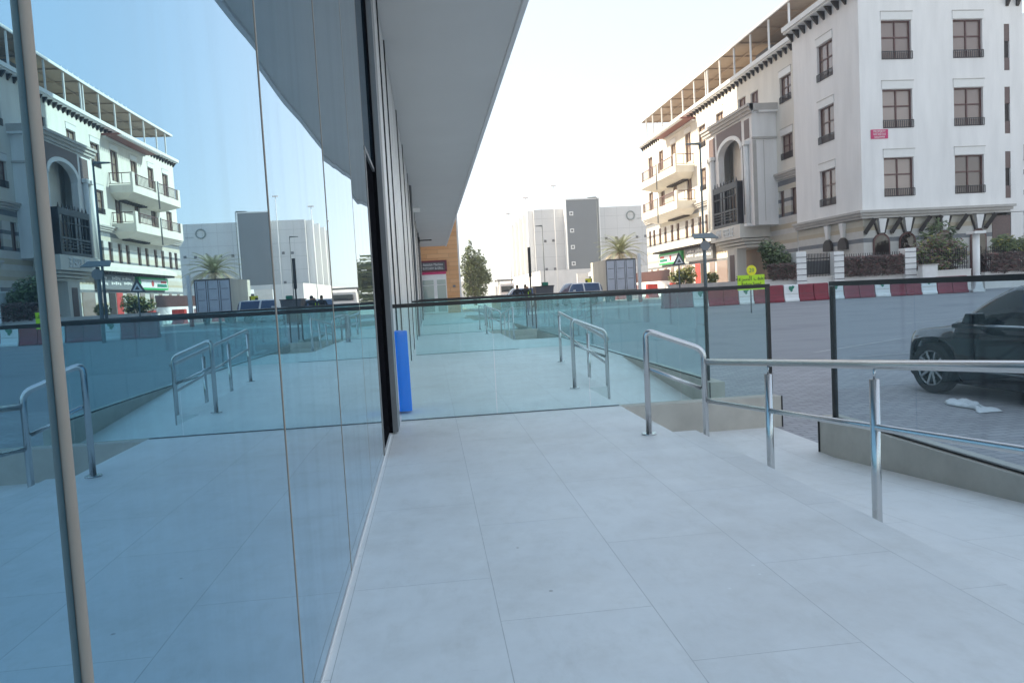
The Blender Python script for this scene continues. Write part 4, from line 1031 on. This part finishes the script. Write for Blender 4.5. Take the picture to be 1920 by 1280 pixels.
plant('hedge', 'small brown hedge below the dark green bush by the gate pillar', 'hedge', (20.4, 41.1, 0), [(20.4, 41.1, 1.65, .72, .35, .42)], 2600, .085, ['twig', 'bloom', 'leaf_c', 'twig_b'], [5, 2, 2, 2], 12, 'plants along the garden wall', 10, boxy=True)
plant('planter_shrub', 'yellowish shrub in front of the red shop door', 'bush', (23.2, 66, 0), [(22.7, 66, 1.9, .8, .6, .7), (23.8, 66, 2.1, .8, .6, .8)], 1400, .14, ['leaf_y', 'leaf_b', 'leaf_a'], [4, 3, 2], 8, 'plants by the shops', 12)
plant('planter_shrub', 'small yellow shrub left of the entrance pillar', 'bush', (25.2, 64, 0), [(25.2, 64, 1.6, .6, .5, .6)], 600, .13, ['leaf_y', 'leaf_b', 'leaf_a'], [4, 3, 2], 5, 'plants by the shops', 13)
t = thing('planter_box', (23.3, 65.8, 0), 'pale planter box under the yellowish shrub', 'planter', world=False)
MB().box(-1.6, 1.6, -.4, .4, 0, 1.2).build('box', 'whiteplastic', t, .02); MB().box(-1.65, 1.65, -.45, .45, 1.2, 1.27).build('rim', 'stone_grey', t)
def leafy_tree():
    t = thing('leafy_tree', (5.9, 95, 0), 'bushy green tree with two crowns beside the orange building', 'tree')
    m = MB()
    for (pts, r0, r1) in (([(5.9, 95, 0), (5.8, 95, 1.4), (5.4, 95, 3.2), (5.5, 95, 6)], .22, .06), ([(5.9, 95, 1.2), (6.5, 95.1, 3), (6.8, 95, 5.4)], .14, .05), ([(5.6, 95, 2.4), (4.9, 94.8, 4.2)], .1, .04), ([(6.4, 95, 2.6), (7.4, 95.2, 4.2)], .1, .04)): m.tube(pts, r0, 8, r1=r1)
    m.build('trunk', 'bark', t)
    leaves('crown', [(5.4, 95, 6.0, 1.0, .9, 1.5), (5.0, 95, 4.4, .9, .9, 1.6), (5.9, 95, 4.2, 1.2, 1, 1.8), (6.6, 95, 5.2, 1.0, .9, 1.5), (7.3, 95, 3.9, .8, .9, 1.1), (6.6, 95, 3.0, 1.1, 1, 1.4), (5.2, 95, 2.2, .9, .9, 1.2), (6.3, 95, 1.6, 1.2, .9, .9), (5.5, 95, 7.6, .35, .4, .7), (6.65, 95, 6.6, .3, .4, .6), (7.9, 95, 3.3, .5, .6, .6)], 9000, .14, ['leaf_a', 'leaf_b', 'leaf_c'], t, [4, 4, 2], seed=21)
leafy_tree()
def palm(x, y, h, rad):
    t = thing('date_palm', (x, y, 0), 'date palm rising behind the box truck, grey building beyond', 'palm', world=False)
    m = MB()
    m.tube([(0, 0, 0), (.05, 0, h * .5), (0, 0, h)], .26, 10, r1=.2)
    for i in range(26): z = .2 + i * (h - .3) / 26; m.tube([(0, 0, z), (0, 0, z + .08)], .29, 8)
    m.build('trunk', 'bark', t); rnd = random.Random(3)
    lv = MB(); N = 58
    for i in range(N):
        az = i * 2.399963; f = i / N; el = R(84 - 96 * f + rnd.uniform(-6, 6)); L = rad * rnd.uniform(.85, 1.1); lv.cur = 1 if f > .78 else 0
        pts = []; p = Vector((0, 0, h)); a = el
        for s in range(9):
            pts.append(p.copy()); p = p + Vector((math.cos(az) * math.cos(a), math.sin(az) * math.cos(a), math.sin(a))) * (L / 8); a -= R(9)
        lv.tube(pts, .03, 4, r1=.01)
        side = Vector((-math.sin(az), math.cos(az), 0))
        for s in range(1, 9):
            for k in range(4):
                q = pts[s - 1].lerp(pts[s], k / 4); dirv = (pts[s] - pts[s - 1]).normalized(); ll = .42 * rad / 2.4 * (1 - abs(s - 3.5) / 8)
                for sg in (-1, 1):
                    tip = q + (side * sg * .8 + dirv * .7 + Vector((0, 0, .18))).normalized() * ll; wv = dirv * .035
                    lv.quad(q - wv, q + wv, tip)
    lv.build('fronds', ['palmleaf', 'palmdry'], t)
palm(21.2, 80, 5.0, 3.1)

# ------------------------------------------------------------------ vehicles
def car(loc, rz, label, cat, L=4.6, Wd=1.84, H=1.46, belt=.95, hood=.86, wb=2.7, fo=.9, wr=.335, ws=1.15, rear=.35, paint_='carblack', glass='carglass', boxy=0., group='parked cars'):
    t = thing('parked_car', loc, label, cat, group, rz, world=False)
    w = Wd / 2; xf = L / 2; ax = [xf - fo, xf - fo - wb]; rs = .17
    xs = []; x = -L / 2
    n = 92
    xs = [-L / 2 + L * i / n for i in range(n + 1)]
    xw = xf - ws; xc = xw - .05                                   # windscreen base
    def top(x):
        if x > xw:
            f = (x - xw) / (xf - xw); return belt - .03 - (belt - hood) * f * 1.1 - .30 * max(0, (f - .72) / .28) ** 2.2
        xr = -xf + rear
        if x < xr: f = (xr - x) / rear; return belt + .02 - .32 * f ** 2.4
        return belt
    def half(x):
        f = abs(x) / xf; k = max(0, (f - .82) / .18); return w * (1 - .36 * k ** 2.2) * (1 - .015 * f)
    def bot(x):
        z = rs + (.06 if abs(x) > xf - .25 else 0)
        for a in ax:
            dx = x - a; ra = wr + .075
            if abs(dx) < ra: z = max(z, wr + math.sqrt(ra * ra - dx * dx))
        return z
    m = MB(); rings = []
    for x in xs:
        h_ = half(x); zt = top(x); zb = min(bot(x), zt - .12); zs = zt - (.10 if x > xw else .05)
        ring = [(h_ * .90, zb), (h_ * .985, zb + (zs - zb) * .12), (h_, zb + (zs - zb) * .38), (h_ * .992, zb + (zs - zb) * .62), (h_ * .978, zb + (zs - zb) * .80), (h_ * .955, zs), (h_ * .90, zt - .02), (h_ * .70, zt + .005), (0, zt + .025)]
        ring = [(x, y, z) for y, z in ring] + [(x, -y, z) for y, z in reversed(ring[:-1])]
        rings.append(ring)
    k = len(rings[0]); base = len(m.v)
    for r_ in rings: m.v += r_
    for i in range(n):
        for j in range(k - 1):
            q = base + i * k + j; m.f.append((q, q + k, q + k + 1, q + 1)); m.mi.append(0); m.sm.append(True)
    m.f.append(tuple(base + j for j in range(k))); m.f.append(tuple(base + n * k + j for j in reversed(range(k)))); m.mi += [0, 0]; m.sm += [False, False]
    body = m.build('body', paint_, t)
    MB().box(-xf + .3, xf - .5, -w * .86, w * .86, rs - .02, .62).build('underbody', 'under', t)
    # greenhouse
    g = MB(); gl = []
    xr = -xf + rear * (.25 if boxy else 1.0); xa = xw - .80 * (1 - .35 * boxy); xb_ = xr + (.75 - .5 * boxy); N = 26
    for i in range(N + 1):
        x = xw + .02 + (xr - xw - .02) * i / N
        if x > xa: f = (xw + .02 - x) / (xw + .02 - xa); z = belt + (H - belt) * (1 - (1 - f) ** 1.55)
        elif x < xb_: f = (xb_ - x) / (xb_ - xr); z = H - .02 - (H - belt - .02) * f ** 1.7
        else: z = H - .025 * ((x - (xa + xb_) / 2) / ((xa - xb_) / 2)) ** 2
        hb = half(x) * .945; tt = (z - belt) / (H - belt); wt = hb - .20 * tt
        gl.append([(x, hb, belt - .05), (x, hb, belt), (x, wt, max(belt, z - .07)), (x, wt - .07, z - .01), (x, (wt - .07) * .5, z + .012), (x, 0, z + .018)])
    gl = [r_ + [(x, -y, z) for x, y, z in reversed(r_[:-1])] for r_ in gl]
    kk = len(gl[0])
    for r_ in gl: g.v += r_
    for i in range(N):
        xm = (gl[i][0][0] + gl[i + 1][0][0]) / 2
        pil = any(abs(xm - p) < .055 for p in (xa + .02 - 0.95, xb_ + .12))
        for j in range(kk - 1):
            q = i * kk + j; top_ = 2 <= j <= kk - 4
            ws_ = xm > xa - .02 or xm < xb_ - .1
            mi = 0
            if j in (0, kk - 2): mi = 1
            elif j in (1, kk - 3): mi = 1 if (pil and paint_ != 'carblack') else 0
            elif top_: mi = 0 if (ws_ and 3 <= j <= kk - 5) else 1
            g.f.append((q, q + kk, q + kk + 1, q + 1)); g.mi.append(mi); g.sm.append(True)
    g.build('cabin', [glass, paint_], t)
    for s in (-1, 1):
        tr = MB()
        pts = [(xw - .35 + (xr - xw + .75) * i / 8, s * (half(xw - .35 + (xr - xw + .75) * i / 8) * .955 + .004), belt - .005) for i in range(9)]
        tr.tube(pts, .016, 6); tr.build('window_trim', 'trim', t)
        m = MB(); hx = xw - .42
        m.hull([(hx - .09, s * w * .95, belt + .02), (hx + .10, s * w * .95, belt + .02), (hx + .06, s * (w + .17), belt + .03), (hx - .09, s * (w + .17), belt + .03)], [(hx - .09, s * w * .95, belt + .15), (hx + .04, s * w * .95, belt + .15), (hx + .0, s * (w + .17), belt + .16), (hx - .09, s * (w + .17), belt + .16)])
        m.build('mirror', paint_, t, .02)
        for dx in (-.62, -1.62): MB().box(xw + dx - .42, xw + dx - .22, s * (w * .985), s * (w * .985 + .025), belt - .20, belt - .165).build('door_handle', paint_, t, .006)
        ln = MB()
        for dx in (-.38, -1.33): ln.box(xw + dx, xw + dx + .008, s * (w * .993), s * (w * .999), .34, belt - .09)
        ln.build('door_seam', 'under', t)
        MB().tube([(ax[0] - wr - .15, s * (w * .999), .36), (ax[1] + wr + .15, s * (w * .999), .36)], .012, 6).build('side_trim', 'greymetal', t)
        hl = MB(); hl.hull([(xf - .42, s * w * .93, hood - .24), (xf - .14, s * w * .80, hood - .26), (xf - .07, s * w * .52, hood - .27), (xf - .35, s * w * .55, hood - .24)], [(xf - .46, s * w * .93, hood - .12), (xf - .19, s * w * .79, hood - .15), (xf - .12, s * w * .52, hood - .17), (xf - .4, s * w * .55, hood - .12)]); hl.build('headlight', 'lens', t, .01)
        tl = MB(); tl.box(-xf - .008, -xf + .2, s * w * .55, s * w * .78, belt - .26, belt - .1); tl.build('tail_light', 'taillens', t, .01)
        for a in ax:
            y0 = s * (w - .20); y1 = s * (w - .005)
            wh = MB(); ss = 28
            prof = [(y0, wr * .66), (y0, wr - .02), (y0 + s * .03, wr), (y1 - s * .03, wr), (y1, wr - .025), (y1 - s * .004, wr * .70)]
            for i in range(ss):
                th0 = 2 * math.pi * i / ss; th1 = 2 * math.pi * (i + 1) / ss
                for (ya, ra), (yb, rb) in zip(prof[:-1], prof[1:]):
                    wh.quad((a + ra * math.cos(th0), ya, wr + ra * math.sin(th0)), (a + ra * math.cos(th1), ya, wr + ra * math.sin(th1)), (a + rb * math.cos(th1), yb, wr + rb * math.sin(th1)), (a + rb * math.cos(th0), yb, wr + rb * math.sin(th0)))
            tyre = wh.build('wheel', 'tyre', t)
            rm = MB(); yr = y1 - s * .018
            rm.tube([(a, yr - s * .10, wr), (a, yr - s * .10 + s * .01, wr)], wr * .70, 24)
            rim = rm.build('wheel_disc', 'under', tyre)
            sp_ = MB()
            for i in range(10):
                th = 2 * math.pi * i / 10 + (.12 if i % 2 else -.12)
                sp_.bar((a + .04 * math.cos(th), yr - s * .03, wr + .04 * math.sin(th)), (a + wr * .69 * math.cos(th - (.09 if i % 2 else -.09)), yr - s * .015, wr + wr * .69 * math.sin(th - (.09 if i % 2 else -.09))), .035, .03)
            ring = [(a + wr * .68 * math.cos(2 * math.pi * q / 24), yr - s * .012, wr + wr * .68 * math.sin(2 * math.pi * q / 24)) for q in range(25)]
            sp_.tube(ring, .014, 6, cap=False); sp_.tube([(a, yr - s * .05, wr), (a, yr - s * .008, wr)], .055, 12); sp_.build('rim', 'rim', tyre)
    MB().box(xf - .14, xf - .03, -w * .45, w * .45, hood - .34, hood - .20).build('grille', 'under', t, .01)
    MB().box(xf - .06, xf + .012, -.26, .26, .38, .49).build('number_plate', 'white', t)
    MB().box(-xf - .012, -xf + .05, -.26, .26, .55, .66).build('number_plate', 'white', t)
    return t
# near black car: nose towards +Y, left side facing the terrace
HD = R(90 + 6)
LC = 4.6; off = LC / 2 - .66
cx_, cy_ = 6.52 + .92 * math.cos(HD - math.pi / 2) + off * 0, 9.05
hx, hy = math.cos(HD), math.sin(HD); lx, ly = -hy, hx            # heading, left
CL = (6.52 - lx * .91 - hx * off, 9.07 - ly * .91 - hy * off, -.362)
car(CL, HD, 'shiny black car parked on the paving beyond the bluish glass barrier', 'car', L=LC, H=1.40, belt=.92, hood=.84, ws=1.0, wr=.335, fo=.66)
car((12.2, 61, 0), R(200), 'white off-road car with blue tinted windows left of the box truck', 'car', L=4.7, H=1.82, belt=1.12, hood=1.08, ws=1.2, paint_='carwhite', glass='blueglass', boxy=1.)
car((7.6, 62, 0), R(185), 'white car behind the worker in the lime vest', 'car', L=4.5, H=1.66, belt=.98, hood=.92, paint_='carwhite', glass='blueglass', boxy=.5)
def truck():
    t = thing('box_truck', (15.9, 63, 0), 'white box truck seen from behind with beige side and dark door bars', 'truck')
    y = 63.
    MB().hull([(15.35, y, 1.0), (18.0, y, 1.0), (18.0, y + 6, 1.0), (15.35, y + 6, 1.0)], [(15.35, y, 3.72), (18.0, y, 3.72), (18.0, y + 6, 3.72), (15.35, y + 6, 3.72)]).build('cargo_box', 'container', t)
    for i, (a, e) in enumerate(((15.42, 16.22), (16.27, 17.12), (17.17, 17.93))):
        dr = MB().box(a, e, y - .05, y - .003, 1.08, 3.6).build('rear_door', 'doorwhite', t)
        h = MB(); h.tube([(e - .12, y - .075, 1.1), (e - .12, y - .075, 3.55)], .025, 8); h.box(a + .1, e - .2, y - .065, y - .052, 2.0, 2.05); h.box(a + .1, e - .2, y - .065, y - .052, 2.9, 2.95); h.build('lock_bar', 'greymetal', dr)
    m = MB(); m.box(15.35, 15.42, y - .06, y - .003, 1.0, 3.72); m.box(17.93, 18.0, y - .06, y - .003, 1.0, 3.72); m.box(15.42, 17.93, y - .06, y - .003, 3.62, 3.74); m.box(16.222, 16.268, y - .055, y - .003, 1.08, 3.6); m.box(17.122, 17.168, y - .055, y - .003, 1.08, 3.6); m.build('door_frame', 'signgrey', t)
    MB().box(15.5, 17.9, y + .2, y + 8.5, .65, .99).build('chassis', 'under', t)
    c = MB().hull([(15.5, y + 6.3, .6), (17.9, y + 6.3, .6), (17.9, y + 8.4, .6), (15.5, y + 8.4, .6)], [(15.55, y + 6.3, 2.9), (17.85, y + 6.3, 2.9), (17.85, y + 7.9, 2.9), (15.55, y + 7.9, 2.9)]).build('cab', 'carwhite', t)
    MB().box(15.485, 15.51, y + 6.6, y + 7.7, 1.7, 2.5).build('cab_window', 'carglass', c)
    for x in (15.6, 17.55):
        for yy in (y + 1.4, y + 7.3): MB().tube([(x, yy, .48), (x + .28, yy, .48)], .48, 20).build('wheel', 'tyre', t)
    for x in (15.5, 17.6): MB().box(x, x + .3, y - .02, y + .05, .75, .9).build('tail_light', 'taillens', t)
truck()
def lorry():
    t = thing('white_lorry', (9.6, 92, 0), 'distant pale lorry with a raised roof right of the leafy tree', 'truck', world=False)
    MB().box(-1.0, 1.0, 0, 5, .7, 2.3).build('body', 'carwhite', t, .05); MB().hull([(-.95, -1.8, .6), (.95, -1.8, .6), (.95, -.05, .6), (-.95, -.05, .6)], [(-.85, -1.4, 2.5), (.85, -1.4, 2.5), (.85, -.05, 2.5), (-.85, -.05, 2.5)]).build('cab', 'carwhite', t)
    MB().box(-.75, .75, -1.72, -1.62, 1.5, 2.2).build('windscreen', 'carglass', t); MB().box(-1.1, .9, -.8, 3, 2.85, 3.05).build('roof_rack', 'greymetal', t); MB().box(-.9, -.8, 0, .1, 2.3, 2.85).box(.7, .8, 0, .1, 2.3, 2.85).build('rack_post', 'greymetal', t)
    for x in (-.9, .65):
        for yy in (-1, 3.8): MB().tube([(x, yy, .45), (x + .25, yy, .45)], .45, 16).build('wheel', 'tyre', t)
lorry()
def skip():
    t = thing('skip_container', (7.75, 50, 0), 'dark rubbish skip with something green on top', 'skip', world=False)
    MB().hull([(-.5, -.6, .1), (.5, -.6, .1), (.5, .6, .1), (-.5, .6, .1)], [(-.62, -.75, 1.6), (.62, -.75, 1.6), (.62, .75, 1.6), (-.62, .75, 1.6)]).build('bin', 'signgrey', t)
    MB().box(-.66, .66, -.79, .79, 1.601, 1.66).build('lid', 'darkrail', t); MB().box(-.05, .35, -.2, .25, 1.661, 1.9).build('green_bundle', 'green', t, .04)
    for s in (-.5, .4): MB().tube([(s, -.5, .08), (s + .1, -.5, .08)], .08, 10).build('castor', 'tyre', t)
skip()
t = thing('hazard_board', (14.0, 64.0, 0), 'yellow and black hazard board left of the box truck', 'sign', world=False)
MB().box(-.3, .3, -.02, .02, 1.2, 2.2).build('board', 'yellow', t); MB().box(-.3, -.1, -.03, -.021, 1.35, 2.05).box(.2, .3, -.03, -.021, 1.2, 2.2).build('stripe', 'signblack', t); MB().tube([(0, .05, 0), (0, .05, 1.9)], .04, 8).build('pole', 'greymetal', t)

# crumpled white plastic sheet beside the car
def plastic_sheet():
    m = MB(); rnd = random.Random(5); NX, NY = 26, 12; b = len(m.v)
    from mathutils import noise as mn
    for i in range(NX + 1):
        for j in range(NY + 1):
            u = i / NX; v = j / NY; e = min(u, 1 - u, v, 1 - v)
            x = 6.27 - .13 * u + .20 * (v - .5) * (1.1 + .5 * math.sin(u * 7)) + .04 * mn.noise((u * 3, v * 5, 1)); y = 8.32 - .78 * u + .05 * mn.noise((u * 5, v * 3, 4))
            z = -.352 + .05 * max(0, min(1, e * 9)) * (.55 + .9 * abs(mn.noise((u * 5, v * 4, 7)))) + .02 * mn.noise((u * 14, v * 9, 2)) * min(1, e * 8)
            m.v.append((x, y, max(z, -.356)))
    for i in range(NX):
        for j in range(NY):
            q = b + i * (NY + 1) + j; m.f.append((q, q + NY + 1, q + NY + 2, q + 1)); m.mi.append(0); m.sm.append(True)
    o = m.build('plastic_sheet', 'sheet'); sd = o.modifiers.new('thickness', 'SOLIDIFY'); sd.thickness = .003
    tag(o, 'crumpled white plastic sheet lying on the paving beside the black car', 'litter')
plastic_sheet()

# ------------------------------------------------------------------ people, far down the street
def person(loc, rz, label, top, legs, group='people in the street', stride=.16, vest=None):
    t = thing('person', loc, label, 'person', group, rz, world=False)
    V = {'pel': (0, 0, .95), 'sp': (0, .01, 1.15), 'ch': (0, 0, 1.36), 'nk': (0, .0, 1.50), 'hd': (0, .02, 1.60), 'ht': (0, .01, 1.73)}
    for s, n in ((-1, 'l'), (1, 'r')):
        V[n + 'hip'] = (s * .09, 0, .92); V[n + 'kn'] = (s * .10, s * stride * .6 + .03, .50); V[n + 'an'] = (s * .10, s * stride, .08); V[n + 'to'] = (s * .11, s * stride + .16, .03)
        V[n + 'sh'] = (s * .19, 0, 1.40); V[n + 'el'] = (s * .25, -s * stride * .5 - .02, 1.12); V[n + 'wr'] = (s * .25, -s * stride * .7 + .08, .88); V[n + 'ha'] = (s * .25, -s * stride * .7 + .12, .80)
    E_ = [('pel', 'sp'), ('sp', 'ch'), ('ch', 'nk'), ('nk', 'hd'), ('hd', 'ht')]
    for n in 'lr': E_ += [('pel', n + 'hip'), (n + 'hip', n + 'kn'), (n + 'kn', n + 'an'), (n + 'an', n + 'to'), ('ch', n + 'sh'), (n + 'sh', n + 'el'), (n + 'el', n + 'wr'), (n + 'wr', n + 'ha')]
    rad = {'pel': .15, 'sp': .135, 'ch': .15, 'nk': .055, 'hd': .10, 'ht': .06}
    for n in 'lr': rad.update({n + 'hip': .095, n + 'kn': .06, n + 'an': .042, n + 'to': .04, n + 'sh': .065, n + 'el': .045, n + 'wr': .035, n + 'ha': .04})
    keys = list(V); idx = {k_: i for i, k_ in enumerate(keys)}
    me = bpy.data.meshes.new('body'); me.from_pydata([V[k_] for k_ in keys], [(idx[a], idx[c]) for a, c in E_], [])
    o = bpy.data.objects.new('body', me); COL.objects.link(o); o.parent = t
    o.modifiers.new('skin', 'SKIN'); sv = me.skin_vertices[0].data
    for k_ in keys: sv[idx[k_]].radius = (rad[k_], rad[k_] * (.72 if k_ in ('pel', 'sp', 'ch') else 1))
    sv[0].use_root = True
    sb = o.modifiers.new('sub', 'SUBSURF'); sb.levels = 1; sb.render_levels = 1
    dg = bpy.context.evaluated_depsgraph_get(); dg.update(); m2 = bpy.data.meshes.new_from_object(o.evaluated_get(dg)); o.modifiers.clear(); o.data = m2
    m2.materials.clear()
    for k_ in ('skin', top, legs, 'hair'): m2.materials.append(M[k_])
    for p in m2.polygons:
        c = p.center; p.use_smooth = True
        p.material_index = 3 if (c.z > 1.66 or (c.z > 1.56 and c.y < -.02)) else (0 if c.z > 1.47 or (abs(c.x) > .2 and c.z < .93) else (1 if c.z > .94 else (2 if c.z > .07 else 3)))
    return t
person((4.85, 40.5, gz(40.5)), R(20), 'person in dark clothes walking, left of a matching companion', 'cloth_dark', 'cloth_dark')
person((5.25, 40.2, gz(40.2)), R(-10), 'person in dark clothes walking at the right of a companion', 'cloth_dark', 'cloth_blue')
person((7.35, 55, 0), R(170), 'road worker in a lime vest standing before the white car', 'cloth_lime', 'cloth_blue', stride=.04)

def haze():
    m = MB(); m.box(-30, 75, -14, 205, -1.4, 43)
    mt, t, o = nt('haze'); v = t.nodes.new('ShaderNodeVolumePrincipled'); v.inputs['Color'].default_value = (.85, .88, .92, 1); v.inputs['Density'].default_value = .0012; v.inputs['Anisotropy'].default_value = .3
    t.links.new(v.outputs[0], o.inputs['Volume']); M['haze'] = mt
    struct(m.build('haze', 'haze'), 'stuff')
haze()
